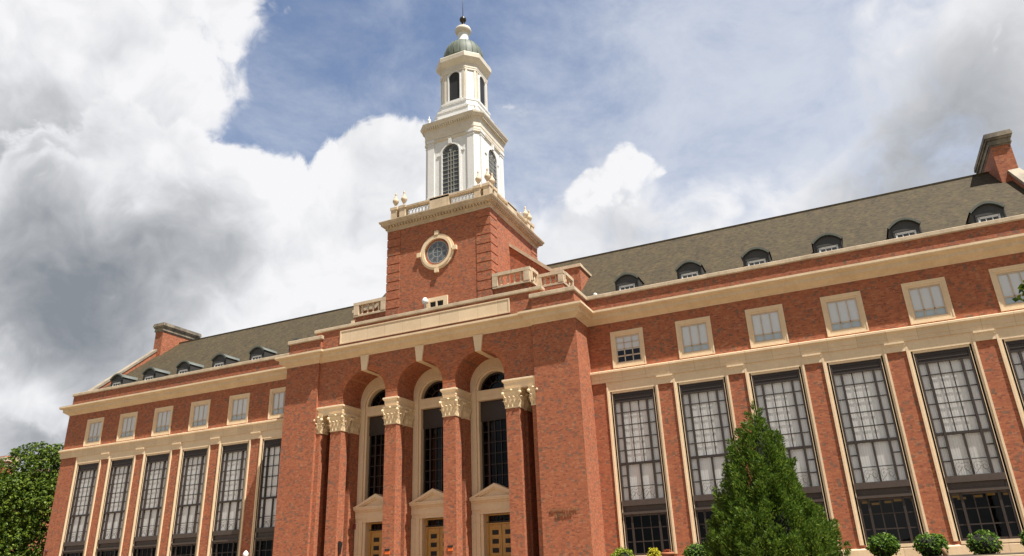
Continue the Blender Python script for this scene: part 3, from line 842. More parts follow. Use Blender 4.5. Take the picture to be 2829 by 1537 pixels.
# shoulder walls left and right of the tower
m = MB()
m.box(-14.35, 14.35, 5.1, 23.0, 9.5, 15.9)
for sg in (-1, 1):
    q = [(sg*6.4, 15.9), (sg*11.3, 15.9), (sg*11.0, 16.0), (sg*6.4, 20.0)]
    if sg < 0: q = q[::-1]
    m.prism_y(q, 5.1, 22.9)
sh = m.build('shoulder_wall', M_BRICK, LIB)
for sg in (-1, 1):
    k = MB()
    q = [(sg*6.42, 20.0), (sg*11.15, 15.91), (sg*14.5, 15.91), (sg*14.5, 16.25), (sg*11.3, 16.25), (sg*6.42, 20.42)]
    if sg < 0: q = q[::-1]
    k.prism_y(q, 4.95, 5.7)
    a, b = sorted((sg*14.0, sg*14.5)); k.box(a, b, 5.7, 23, 15.91, 16.2)
    k.build('coping', M_OLD, sh)

# ---- brick tower
TH = 6.4; TY0, TY1 = .3, 13.1; TYC = 6.7
SQ = lambda h, yc=TYC: [(-h, yc+h), (-h, yc-h), (h, yc-h), (h, yc+h)]
m = MB(); m.box(-TH, TH, TY0, TY1, 9.5, 22.8); tb = m.build('brick_tower', M_BRICK, LIB)
for sx in (-1, 1):
    for front in (0, 1):
        q = MB(); xa, xb = sorted((sx*(TH-1.62), sx*(TH+.07))); 
        ya, yb = (TY0-.07, TY0+1.62) if not front else (TY1-1.62, TY1+.07)
        z = 22.7
        while z > 11:
            q.box(xa, xb, ya, yb, max(z-.90, 11), z); z -= 1.04
        q.build('corner_quoins', M_BRICK, tb)
k = MB()
prof = [(-.02, 22.7), (.10, 22.7), (.12, 22.98), (.24, 23.06), (.26, 23.30), (.62, 23.36), (.64, 23.52), (.76, 23.62), (.82, 23.78), (.82, 23.86), (.2, 24.0), (-.6, 24.02)]
k.sweep(prof, [(-TH, TYC-TH), (TH, TYC-TH), (TH, TYC+TH), (-TH, TYC+TH)], True)
n = 34
for i in range(n):
    t = -TH+(2*TH)*(i+.5)/n
    for (cx, cy, dx, dy) in ((t, TY0-.36, 1, 0), (TH+.36, TYC+t, 0, 1), (-TH-.36, TYC+t, 0, 1)):
        k.box(cx-(.1 if dx else .12), cx+(.1 if dx else .12), cy-(.12 if dx else .1), cy+(.12 if dx else .1), 23.1, 23.36)
k.build('tower_cornice', M_OLD, tb)
k = MB(); k.box(-TH+.3, TH-.3, TY0+.3, TY1-.3, 23.9, 24.06); k.build('tower_deck', M_LEAD, tb)
# round window
CZ = 18.9
k = MB(); cy = TY0
def ring(mb, r0, r1, y0, y1, z=CZ, n=40): arch_band(mb, 0, z, r0, r1, y0, y1, n, math.pi*2, 0)
ring(k, 1.28, 1.62, cy+.05, cy+.2); ring(k, 1.55, 1.86, cy-.24, cy+.1); ring(k, 1.86, 2.08, cy-.15, cy+.1)
for a in range(4):
    ca, sa = round(math.cos(a*math.pi/2)), round(math.sin(a*math.pi/2))
    cx_, cz_ = 2.2*ca, CZ+2.2*sa
    k.box(cx_-.24, cx_+.24, cy-.3, cy+.1, cz_-.24, cz_+.24)
rw = k.build('round_window', M_STONE_PL, LIB)
k = MB()
for r in (.55, 1.26): ring(k, r-.04, r+.04, cy-.02, cy+.04)
for a in range(8):
    ca, sa = math.cos(a*math.pi/4), math.sin(a*math.pi/4); r0 = 0 if a % 2 == 0 else .55
    k.tube([(r0*ca, cy+.01, CZ+r0*sa), (1.26*ca, cy+.01, CZ+1.26*sa)], .035, 4)
    ca, sa = math.cos((a+.5)*math.pi/4), math.sin((a+.5)*math.pi/4)
    k.tube([(.9*ca+.28*math.cos(t*math.pi/5), cy+.01, CZ+.9*sa+.28*math.sin(t*math.pi/5)) for t in range(11)], .026, 4)
k.build('tracery', plain('grey_lead_came', (.33,.34,.34), .5), rw)
k = MB(); k.prism_y([(1.3*math.cos(t*math.pi/16), CZ+1.3*math.sin(t*math.pi/16)) for t in range(32)], cy-.004, cy+.0); k.build('pane', plain('slate_grey_glass', (.10,.115,.13), .15, 0, .3, 3), rw)
# little stone window and flood light at the tower foot
k = MB()
for a, b, c_, d_ in ((-1.28, -.8, 11.6, 13.2), (.8, 1.28, 11.6, 13.2), (-1.28, 1.28, 13.2, 13.66), (-.1, .08, 12.2, 13.2)): k.box(a, b, TY0-.2, TY0+.1, c_, d_)
lw = k.build('stone_light', M_STONE_PL, LIB)
k = MB(); k.box(-.8, -.1, TY0-.03, TY0+.02, 11.6, 13.2); k.box(.08, .8, TY0-.03, TY0+.02, 11.6, 13.2); k.build('pane', M_BLACK, lw)
k = MB(); k.lathe(-1.15, -.3, [(.08, 12.4), (.06, 12.9), (.30, 13.0), (.34, 13.35), (.18, 13.62), (.02, 13.66)], 12); k.build('flood_light', M_GLOBE, LIB)

# balustrade with urns round the tower top
BY = .95; BX = 5.95
k = MB(); side = [(-BX, BY, BX, BY), ]
YB2 = TYC*2-BY
k.sweep([(-.22, 24.0), (.24, 24.0), (.24, 24.42), (.18, 24.5), (-.2, 24.5)], [(-BX, BY), (BX, BY), (BX, YB2), (-BX, YB2)], True)
k.sweep([(-.24, 25.5), (.26, 25.5), (.30, 25.62), (.30, 25.84), (-.24, 25.88)], [(-BX, BY), (BX, BY), (BX, YB2), (-BX, YB2)], True)
for cx_, cy_ in ((0, BY), (0, YB2)): k.box(cx_-1.24, cx_+1.24, cy_-.3, cy_+.28, 24.0, 25.95)
for cx_ in (-BX, BX): k.box(cx_-.28, cx_+.3, TYC-1.24, TYC+1.24, 24.0, 25.95)
tbal = k.build('tower_balustrade', M_OLD, LIB)
k = MB()
for (ax, s0, s1, c_) in (('x', -4.3, -1.3, BY), ('x', 1.3, 4.3, BY), ('y', BY+1.7, TYC-1.3, BX), ('y', TYC+1.3, YB2-1.7, BX), ('y', BY+1.7, TYC-1.3, -BX), ('y', TYC+1.3, YB2-1.7, -BX)):
    nn_ = 7; w_ = (s1-s0)/nn_
    for i in range(nn_):
        a, b = s0+w_*i, s0+w_*(i+1)
        for (z0, z1) in ((24.5, 25.5), (25.5, 24.5)):
            pa = (a, c_, z0) if ax == 'x' else (c_, a, z0); pb = (b, c_, z1) if ax == 'x' else (c_, b, z1)
            k.tube([pa, pb], .055, 4)
k.build('lattice', M_WHITE, tbal)
UR = []
urn_prof = [(.30, 0), (.30, .12), (.14, .22), (.12, .42), (.2, .52), (.40, .85), (.42, 1.0), (.34, 1.2), (.2, 1.3), (.22, 1.4), (.12, 1.55), (.10, 1.72), (.15, 1.85), (.10, 1.98), (.02, 2.05)]
pos = [(sx*4.82, BY) for sx in (-1, 1)]+[(sx*BX, BY) for sx in (-1, 1)]+[(sx*4.82, YB2) for sx in (-1, 1)]+[(sx*BX, YB2) for sx in (-1, 1)]+[(BX, BY+1.15), (-BX, YB2-1.15), (BX, YB2-1.15)]
for x, y in pos:
    pd = MB()
    pd.box(x-.38, x+.38, y-.38, y+.38, 24.01, 25.6); pd.box(x-.46, x+.46, y-.46, y+.46, 25.6, 25.92)
    pd.build('pedestal', M_OLD, tbal)
for i, (x, y) in enumerate(pos):
    if i == 0:
        u_ = MB(); u_.lathe(0, 0, [(r*.86, z) for r, z in urn_prof], 14); urn = u_.build('urn', M_OLD, LIB, (x, y, 25.92))
    else: copy_tree(urn, LIB, W(x, y, 25.92))

# ---- white clock stage
YC = 7.1
def octo(h, c): return [(-h+c, YC-h), (h-c, YC-h), (h, YC-h+c), (h, YC+h-c), (h-c, YC+h), (-h+c, YC+h), (-h, YC+h-c), (-h, YC-h+c)]
HS = 3.62; CS = .5
m = MB(); m.prism_z(octo(HS, CS), 24.0, 36.9)
m.sweep([(-.02, 24.0), (.22, 24.0), (.22, 26.9), (.16, 27.0), (.16, 27.2), (-.02, 27.3)], octo(HS, CS), True)
st1 = m.build('white_lower_stage', M_WHITE, LIB)
def rot4(fn):
    for q in range(4):
        a = q*math.pi/2; c_, s_ = round(math.cos(a)), round(math.sin(a))
        fn(lambda x, y: (c_*x-s_*y, YC+s_*x+c_*y))
def pil(T):
    for x0, x1 in ((-3.12, -2.25), (2.25, 3.12)):
        k = MB()
        def bx(xa, xb, d0, d1, za, zb):
            k.prism_z([T(xa, -HS-d1), T(xb, -HS-d1), T(xb, -HS-d0), T(xa, -HS-d0)], za, zb)
        bx(x0, x1, -.05, .14, 27.3, 35.0); bx(x0-.06, x1+.06, -.05, .2, 27.3, 27.7); bx(x0-.05, x1+.05, -.05, .2, 34.75, 34.86); bx(x0-.1, x1+.1, -.05, .26, 35.1, 35.4); bx(x0, x1, -.05, .17, 35.0, 35.1)
        k.build('pilaster', M_WHITE, st1)
rot4(pil)
k = MB()
k.sweep([(-.02, 35.4), (.2, 35.4), (.2, 35.75), (.24, 35.8), (.24, 36.3), (.28, 36.85), (.36, 36.95), (.38, 37.1), (.62, 37.16), (.66, 37.3), (.76, 37.42), (.80, 37.62), (.1, 37.75), (-.6, 37.78)], octo(HS, CS), True)
n = 22
def dent(T):
    for i in range(n):
        x = -3.3+6.6*(i+.5)/n
        k.prism_z([T(x-.09, -HS-.56), T(x+.09, -HS-.56), T(x+.09, -HS-.36), T(x-.09, -HS-.36)], 36.9, 37.15)
rot4(dent)
k.prism_z(octo(HS, CS), 36.9, 37.76)
k.build('cream_cornice', M_CREAM, st1)
# arched windows with keystones, impost blocks
def win_stage(name, R0, z0, zs, rec, T, frame, pane, hs, key, grid):
    f = MB()
    def ab(r0, r1, d0, d1):
        P_, Q_ = arch_pts(0, zs, r0, 16), arch_pts(0, zs, r1, 16)
        P_ = [(-r0, z0)]+P_+[(r0, z0)]; Q_ = [(-r1, z0)]+Q_+[(r1, z0)]
        for i in range(len(P_)-1):
            q = [P_[i], P_[i+1], Q_[i+1], Q_[i]]
            vs = [(*T(x, -hs-d1), z) for x, z in q]+[(*T(x, -hs-d0), z) for x, z in q]
            f.add(vs, [(0,1,2,3),(7,6,5,4),(0,4,5,1),(2,6,7,3)])
    ab(R0, R0+.14, -.05, .16); ab(R0+.14, R0+.3, -.05, .08)
    def bx(xa, xb, d0, d1, za, zb): f.prism_z([T(xa, -hs-d1), T(xb, -hs-d1), T(xb, -hs-d0), T(xa, -hs-d0)], za, zb)
    bx(-R0-.35, R0+.35, -.05, .24, z0-.2, z0-.001)
    if key:
        bx(-.2, .2, -.05, .3, zs+R0+.05, zs+R0+.75)
        for sg in (-1, 1): a, b = sorted((sg*(R0+.3), sg*(R0+.75))); bx(a, b, -.05, .1, zs-.12, zs+.06)
    o = f.build(name, frame, LIB)
    if grid:
        g_ = MB()
        def bg(xa, xb, d0, d1, za, zb): g_.prism_z([T(xa, -hs-d1), T(xb, -hs-d1), T(xb, -hs-d0), T(xa, -hs-d0)], za, zb)
        for x in (-.37, .37): bg(x-.03, x+.03, .005, .05, z0, zs)
        bg(-.035, .035, .005, .055, z0, zs+.5)
        nr = 10
        for i in range(1, nr+1): z = z0+(zs-z0)*i/nr; bg(-R0, R0, .004, .048 if i % 3 else .06, z-.03, z+.03)
        for sg in (-1, 1):
            cx = sg*.5
            pts = [(*T(cx+.36*math.cos(a*math.pi/6), -hs-.03), zs+.45+.36*math.sin(a*math.pi/6)) for a in range(13)]
            g_.tube(pts, .03, 4)
        pts = [(*T(.0+.3*math.cos(a*math.pi/6), -hs-.03), zs+.86+.24*math.sin(a*math.pi/6)) for a in range(13)]
        g_.tube(pts, .025, 4)
        g_.build('muntins', grid, o)
    g_ = MB(); pts = [(-R0, z0)]+arch_pts(0, zs, R0, 16)+[(R0, z0)]
    g_.add([(*T(x, -hs-.004), z) for x, z in pts], [tuple(range(len(pts)))]); g_.build('pane', pane, o)
M_TGLASS = plain('grey_leaded_glass', (.075,.082,.09), .12, 0, .35, 2.5)
M_MUNT = plain('pale_grey_muntin', (.34,.33,.28), .6)
rot4(lambda T: win_stage('white_arched_window', 1.13, 27.5, 33.1, .1, T, M_WHITE, M_TGLASS, HS, True, M_MUNT))
k = MB()
k.sweep([(-.02, 35.02), (.10, 35.02), (.18, 35.16), (.18, 35.36), (-.02, 35.39)], octo(HS, CS), True)
k.build('architrave', M_CREAM, st1)
# corner finials and stepped base of the bell stage
k = MB()
HB = 2.52; CBF = 1.05
k.prism_z(octo(3.3, .75), 37.7, 38.25); k.sweep([(-.3, 38.25), (.0, 38.25), (.06, 38.4), (.06, 38.55), (-.3, 38.6)], octo(3.25, .75), True)
k.prism_z(octo(3.05, .9), 38.2, 39.5); k.sweep([(-.3, 39.5), (.0, 39.5), (.12, 39.6), (.12, 39.75), (-.3, 39.85)], octo(3.02, .95), True)
k.prism_z(octo(2.75, 1.0), 39.6, 40.6); k.sweep([(-.3, 40.6), (.02, 40.6), (.14, 40.75), (.14, 40.9), (-.3, 41.0)], octo(2.72, 1.05), True)
for sx in (-1, 1):
    for sy in (-1, 1):
        x, y = sx*3.25, YC+sy*3.25
        k.box(x-.3, x+.3, y-.3, y+.3, 37.7, 38.3); k.lathe(x, y, [(.22, 38.3), (.08, 38.45), (.22, 38.75), (.2, 38.95), (.06, 39.1), (.05, 39.35), (.01, 39.5)], 10)
k.build('stepped_base', M_WHITE, LIB)
# ---- bell stage
m = MB(); m.prism_z(octo(HB, CBF), 40.7, 46.8)
bs = m.build('white_bell_stage', M_WHITE, LIB)
k = MB()
OC = octo(HB, CBF)
for i in range(8):
    a = Vector(OC[i]).lerp(Vector(OC[(i+1) % 8]), .12); 
for i in range(8):
    a, b = Vector(OC[i]), Vector(OC[(i+1) % 8]); L = (b-a).length; d = (b-a)/L; nrm = Vector((d.y, -d.x)); w_ = .30 if L > 2 else .26
    for t0 in (.04, L-.04-w_):
        p0, p1 = a+d*t0, a+d*(t0+w_)
        k.prism_z([tuple(p0+nrm*.09), tuple(p1+nrm*.09), tuple(p1-nrm*.05), tuple(p0-nrm*.05)], 41.0, 45.6)
k.sweep([(-.02, 45.5), (.12, 45.5), (.12, 45.7), (.16, 45.78), (.16, 45.95), (.08, 46.0), (.08, 46.55), (.16, 46.65), (.22, 46.72), (.55, 47.1), (.62, 47.2), (.66, 47.75), (.62, 47.85), (-.4, 48.3), (-1.0, 48.35)], OC, True)
k.prism_z(octo(HB-.1, CBF), 46.7, 48.3)
k.build('bell_stage_cornice', M_CREAM, bs)
rot4(lambda T: win_stage('belfry_louvre', .76, 41.2, 44.75, .1, T, M_WHITE, M_BLACK, HB, False, None))
# ---- dome, neck, ball and rod
k = MB()
prof = [(2.62, 48.1), (2.62, 48.7), (2.6, 49.2)]+[(2.6*math.cos(a*math.pi/20), 49.2+2.75*math.sin(a*math.pi/20)) for a in range(1, 10)]
k.lathe(0, YC, prof, 40)
for i in range(20):
    a = 2*math.pi*i/20
    pts = [((r+.02)*math.cos(a), YC+(r+.02)*math.sin(a), z) for r, z in prof[1:]]
    k.tube(pts, .035, 4)
k.build('copper_dome', M_COPPER, LIB)
k = MB(); k.lathe(0, YC, [(.80, 51.6), (.80, 52.0), (.70, 52.1), (.69, 53.2), (.74, 53.3), (.86, 53.5), (1.02, 53.75), (1.06, 54.0), (1.0, 54.2), (.3, 54.5)], 24); nk = k.build('white_neck', M_WHITE, LIB); k = MB(); k.lathe(0, YC, [(.75, 53.32), (.90, 53.5), (1.06, 53.75), (1.10, 54.0), (1.03, 54.22), (.31, 54.52)], 24); k.build('neck_cap', M_CREAM, nk)
k = MB(); k.lathe(0, YC, [(.3, 54.4), (.2, 54.6), (.16, 54.9), (.26, 55.05), (.2, 55.2), (.12, 55.4)], 14); k.ball((0, YC, 55.9), .47, 1, 1, 1, 16, 12)
k.build('finial_ball', plain('dark_bronze_ball', (.04,.032,.025), .3, .4), LIB)
k = MB(); k.tube([(0, YC, 56.2), (0, YC, 62.5)], .05, 6, .03); k.build('lightning_rod', plain('grey_rod', (.18,.20,.22), .5), LIB)

# ---- small fittings on the walls
cu = bpy.data.curves.new('wall_lettering', 'FONT'); cu.body = 'EDMON LOW\nLIBRARY'; cu.align_x = 'CENTER'; cu.size = .30; cu.extrude = .012; cu.space_line = .95
tmp = bpy.data.objects.new('tmp', cu); COL.objects.link(tmp)
me = bpy.data.meshes.new_from_object(tmp.evaluated_get(bpy.context.evaluated_depsgraph_get())); COL.objects.unlink(tmp); bpy.data.objects.remove(tmp)
me.materials.clear(); me.materials.append(M_LETTER)
lt = bpy.data.objects.new('wall_lettering', me); COL.objects.link(lt); lt.parent = LIB
lt.location = W(14.1, -3.40, -8.93); lt.rotation_euler = (math.pi/2, 0, 0)
k = MB(); k.ball((-54.72, -.12, -9.03), .24, 1, .5, 1, 12, 8); k.build('alarm_bell', plain('dark_red_bell', (.12,.035,.03), .4), LIB)
k = MB(); k.box(-8.99+.0, -8.85, -.55, -.28, -9.0, -8.5); k.build('red_alarm_box', M_RED, LIB)
k = MB(); k.box(-8.99, -8.86, -2.75, -2.5, -10.2, -10.1); k.frustum(-8.86, -2.62, .10, .12, -10.75, .15, .17, -10.2); k.frustum(-8.86, -2.62, .06, .08, -11.3, .10, .12, -10.75); k.build('wall_lantern', M_IRON, LIB)
k = MB(); k.box(33.0, 33.3, 1.2, 1.5, 10.0, 10.6); 
m = MB(); m.lathe(16.9, 1.4, [(.12, 9.6), (.12, 10.9), (.2, 10.95), (.2, 11.15), (.05, 11.25)], 10); m.build('roof_vent', M_WFRAME, LIB)
# ================================================================== SETTING
m = MB(); G0 = -15.1
m.add([(-900,-900,G0),(900,-900,G0),(900,1500,G0),(-900,1500,G0)], [(0,1,2,3)])
gd = m.build('ground', M_LAWN, kind='structure')
m = MB(); m.box(-70, 75, -18, 30, G0-.2, BASE); m.build('terrace', M_PAVE, kind='structure')
m = MB(); m.box(20.5, 60, -14, -6.0, BASE-.1, BASE+.02); m.build('planting_bed', ground_mat('bark_mulch', (.05,.035,.02), (.10,.07,.045), 4), kind='structure')
m = MB(); m.box(-8, 8, -120, -18.02, G0-.1, G0+.03); m.build('path', M_PAVE, kind='structure')
m = MB(); m.box(-200, 200, -44, -30, G0-.1, G0+.02); m.build('plaza', M_PAVE, kind='structure')
for k in range(8):
    m = MB(); z1 = G0+.22*(k+1)
    if k < 7: m.box(-9, 9, -18.0-.5*(7-k), -18.01-.5*(6-k)+.0, G0-.1, z1); o = m.build('step', M_STONE, kind='structure')
w = MB(); w.box(22, 75, -18.7, -18.02, G0-.1, -13.45); o = w.build('retaining_wall', M_BRICK)
tag(o, 'low brick retaining wall with stone coping along the terrace edge', 'wall')
k = MB(); k.box(21.9, 75.1, -18.85, -17.9, -13.45, -13.335); k.build('coping', M_STONE, o)

# ---- foliage helpers
def rnd(a, b): return random.uniform(a, b)
def rdir():
    z = rnd(-1, 1); a = rnd(0, 2*math.pi); r = math.sqrt(1-z*z); return Vector((r*math.cos(a), r*math.sin(a), z))
def leaf_quad(vs, fs, c, nrm, size, asp=.62):
    u = nrm.orthogonal().normalized(); w = nrm.cross(u); a = rnd(0, 6.283)
    d = u*math.cos(a)+w*math.sin(a); e = nrm.cross(d)
    n = len(vs); s = size
    bend = nrm*(-.18*s)
    for p in (c-d*s, c-d*.1*s+e*s*asp+bend*-.3, c+d*s+bend, c-d*.1*s-e*s*asp+bend*-.3): vs.append(tuple(p))
    fs.append((n, n+1, n+2, n+3))
def crown(name, lobes, count, size, mat, parent, up=.35, fill=.35, clump=5):
    """leaves in small clumps through the outer part of several lobes; lobe = (cx,cy,cz,rx,ry,rz)"""
    vs, fs = [], []
    wt = [l[3]*l[5] for l in lobes]
    for _ in range(count//clump):
        l = random.choices(lobes, wt)[0]
        d = rdir()
        if d.z < -.6 and rnd(0, 1) < .6: d.z *= -1
        rr = 1-fill*rnd(0, 1)**2+rnd(-.07, .07)
        c = Vector((l[0]+d.x*l[3]*rr, l[1]+d.y*l[4]*rr, l[2]+d.z*l[5]*rr))
        for _k in range(clump):
            q = c+rdir()*size*1.5*rnd(.2, 1)
            nrm = (d*.8+Vector((0, 0, up))+rdir()*.9).normalized()
            leaf_quad(vs, fs, q, nrm, size*rnd(.6, 1.25))
    mb = MB(); mb.v = vs; mb.f = [list(f) for f in fs]; mb.sm = [False]*len(fs)
    return fast_build(mb, name, mat, parent)
def fast_build(mb, name, mat, parent):
    me = bpy.data.meshes.new(name)
    me.from_pydata([(p[0]*S, p[1]*S, p[2]*S) for p in mb.v], [], mb.f)
    me.materials.append(mat)
    o = bpy.data.objects.new(name, me); COL.objects.link(o); o.parent = parent
    return o
def trunk(parent, h, r, limbs, mat=M_BARK):
    mb = MB(); mb.tube([(0,0,-.2), (.05*h*.1, 0, h*.4), (0, .04*h*.1, h*.8), (.02, .02, h)], r, 10, r*.25)
    for p in limbs: mb.tube([(0, 0, p[3]), ((p[0])*.45, p[1]*.45, (p[3]+p[2])*.5+.3), (p[0], p[1], p[2])], r*.42, 7, r*.1)
    o = mb.build('trunk', mat, parent); return o
def thing(name, label, cat, loc, group=None):
    o = empty(name, W(*loc)); o['_local'] = 1
    return tag(o, label, cat, group)

# ---- the conifer before the right wing
T = thing('conifer_tree', 'dense dark green conical evergreen tree in front of the tall windows', 'tree', (31.05, -12, BASE))
trunk(T, 8.6, .3, [])
PROF_L = [(9.78, .05), (9.2, .5), (8.05, 1.25), (5.95, 2.15), (4.25, 2.8), (3.3, 3.3), (2.1, 3.85), (.7, 4.4), (0, 4.3)]
PROF_R = [(9.78, .05), (9.2, .4), (8.2, .8), (6.9, 1.2), (5.7, 1.65), (4.6, 1.85), (3.3, 1.95), (3.0, 2.55), (2.2, 3.15), (1.3, 3.6), (0, 3.9)]
def pr(P_, z):
    for (z0, r0), (z1, r1) in zip(P_, P_[1:]):
        if z1 <= z <= z0: return r0+(r1-r0)*(z0-z)/(z0-z1)
    return .02
vs, fs = [], []
def blade(p, d, L, wd):
    side = d.cross(rdir()).normalized()*wd; n = len(vs)
    for q in (p, p+d*L*.45+side, p+d*L, p+d*L*.45-side): vs.append(tuple(q))
    fs.append((n, n+1, n+2, n+3))
def rad(z, a):
    w_ = .5+.5*math.cos(a); return pr(PROF_L, z)*(1-w_)+pr(PROF_R, z)*w_
# upright flame-shaped plumes over the cone, long and loose low down, small near the tip
for q in range(400):
    z = 9.3*(1-math.sqrt((q+rnd(0, 1))/400)); a = q*2.39996+rnd(-.3, .3)
    R = rad(z, a); out = Vector((math.cos(a), math.sin(a), 0))
    L = (rnd(.8, 1.45) if z < 7.5 else rnd(.45, .75)); wr = L*rnd(.24, .34)
    ax = (out*rnd(.25, .75)+Vector((0, 0, 1))+rdir()*.22).normalized()
    base = out*max(0, R*rnd(.80, .98)-.28-.1*L)+Vector((0, 0, z-.35*L))
    for k in range(int(105*L+25)):
        t = rnd(0, 1)**.8
        w_ = wr*math.sin(math.pi*min(1, t*.9+.12))**.8
        d = rdir(); d = (d-ax*d.dot(ax)).normalized()
        p = base+ax*L*t+d*w_*math.sqrt(rnd(.15, 1))
        blade(p, (ax*rnd(.5, 1.2)+d*rnd(.2, .9)+rdir()*.35).normalized(), rnd(.14, .30), rnd(.024, .046))
for k in range(9000):
    z = 9.0*(1-math.sqrt(rnd(0, 1))); a = rnd(0, 6.283); R = rad(z, a)*rnd(.55, .86)
    blade(Vector((R*math.cos(a), R*math.sin(a), z)), (Vector((math.cos(a), math.sin(a), .8))+rdir()*.6).normalized(), rnd(.18, .32), rnd(.03, .05))
for k in range(40):
    z = rnd(8.9, 9.75); blade(Vector((rnd(-.1, .1), rnd(-.1, .1), z)), (Vector((0, 0, 1))+rdir()*.4).normalized(), .32, .035)
mb = MB(); mb.v = vs; mb.f = [list(f) for f in fs]
fast_build(mb, 'crown', M_CONIFER, T)
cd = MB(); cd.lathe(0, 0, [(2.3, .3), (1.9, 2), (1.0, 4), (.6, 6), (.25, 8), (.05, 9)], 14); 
cd.build('shade_core', plain('painted_core_shade', (.012,.014,.006), .95, 0, .5, 4), T)  # solid near-black core: the crown's inner shade painted as colour

# ---- clipped shrubs on the terrace
def shrub(label, x, y, rx, rz, zc, mat, count=2600, size=.085, group='clipped shrubs along the terrace'):
    t = thing('clipped_shrub', label, 'shrub', (x, y, BASE), group)
    lob = [(0, 0, zc, rx*.93, rx*.9, rz*.94)]+[(rnd(-.42, .42)*rx, rnd(-.4, .3)*rx, zc+rnd(-.15, .28)*rz, rx*rnd(.5, .66), rx*rnd(.5, .66), rz*rnd(.55, .72)) for _ in range(5)]
    crown('foliage', lob, count, size, mat, t, .3, .25, 4)
    b = MB(); b.ball((0, 0, zc), 1, rx*.8, rx*.78, rz*.8, 12, 8); b.build('shrub_shade_core', bpy.data.materials['painted_core_shade'], t)  # solid ball in the same near-black, painting shade behind the leaves
    b = MB(); b.tube([(0, 0, -.1), (0, 0, zc)], .07, 6); b.build('stem', M_BARK, t)
    return t
shrub('clipped round shrub nearest the evergreen on its right', 36.95, -10, .93, .78, .66, M_BOX)
shrub('clipped round shrub with a weathered stub in front', 39.5, -10, .92, .76, .58, M_BOX)
shrub('broad clipped shrub before the sill of the last full window', 42.2, -10, .90, .78, .54, M_BOX)
shrub('clipped shrub cut off by the frame edge', 44.75, -10, .80, .74, .58, M_BOX)
shrub('round light green shrub at the foot of the first tall window', 20.75, -10, .92, .8, .52, M_LIME, 2600)
shrub('small golden yellow shrub below the first tall window', 22.9, -10, .52, .62, .62, M_GOLD, 1300, .07)
shrub('dark clipped shrub tucked against the left side of the evergreen', 25.85, -10, .95, .82, .58, M_BOX)
t = thing('planter', 'terracotta planter between the golden shrub and the first brick pier', 'planter', (23.85, -10, BASE))
b = MB(); b.lathe(0, 0, [(.28, 0), (.36, .5), (.42, .72), (.46, .74), (.46, .88), (.38, .90), (.36, .8)], 18); b.build('pot', M_TERRA, t)
b = MB(); vs, fs = [], []
for _ in range(60): leaf_quad(vs, fs, Vector((rnd(-.22, .22), rnd(-.22, .22), rnd(.86, 1.05))), rdir(), .09)
b.v, b.f = vs, [list(f) for f in fs]; fast_build(b, 'foliage', leaf_mat('red_brown_leaves', [(0, (.25,.06,.03)), (1, (.40,.13,.06))]), t)
t = thing('tree_stub', 'weathered brown wooden stub in front of a clipped shrub', 'stump', (40.0, -11.6, BASE))
b = MB(); b.tube([(.05, 0, -.1), (0, 0, .25), (-.06, 0, .45)], .13, 9, .10); b.tube([(-.05, 0, .2), (.12, -.02, .36)], .06, 6, .03); b.build('stub_wood', M_STUB, t)

# ---- broadleaf tree beyond the left end
T = thing('broadleaf_tree', 'large leafy green tree beyond the left end of the hall', 'tree', (-75.0, 10, BASE))
lobes = [(-1, 0, 15.8, 5.0, 4.6, 4.9), (3.5, 1, 15.2, 4.6, 4.4, 5.0), (6.6, 2, 17.0, 2.6, 2.8, 3.9), (-5.0, 0, 12.0, 4.2, 4.2, 4.4), (-9.5, 1, 11.2, 4.5, 4.2, 4.6), (1, -3, 10.5, 6, 4.5, 5.0), (7.5, -1, 10, 4.2, 4.2, 5.2), (-5, -3, 6.5, 5.5, 4.2, 4.2), (3, -3, 5.2, 5.5, 4.2, 3.6), (-11.5, -1, 5.8, 5, 4.5, 4.6), (9.5, 2, 5.5, 4.5, 4.2, 4.6), (-3, -2, 2.5, 6, 4, 3), (-9, -2, 2.2, 6, 4, 3), (5, -2, 2.2, 5, 4, 3)]
trunk(T, 12, .75, [(-3, 0, 13, 6), (3, 1, 13, 5.5), (5, -1, 10, 5), (-6, 0, 10, 5), (1, -3, 10, 6), (-8, 1, 9, 4.5)])
crown('crown', lobes, 90000, .195, M_BROAD, T, .5, .5, 7)

# ---- tree whose branch tip enters at the right edge
T = thing('leafy_tree', 'bright green leafy branch tips of a tree at the right edge', 'tree', (48.6, -30, BASE))
lobes = [(0, 0, 9.0, 4.0, 3.8, 2.6), (-1.0, -.5, 9.6, 3.2, 3, 2.0), (1.5, 1, 11, 3.2, 3, 2.2), (-4.7, 0, 9.2, 1.05, .6, .42)]
trunk(T, 9, .28, [(-4.6, 0, 9.1, 6.0), (-2.5, 1, 8.6, 5), (2.5, 1, 9, 5), (1, -2, 9, 5.5)])
crown('crown', lobes, 5600, .14, M_BROAD, T, .4, .6, 5)

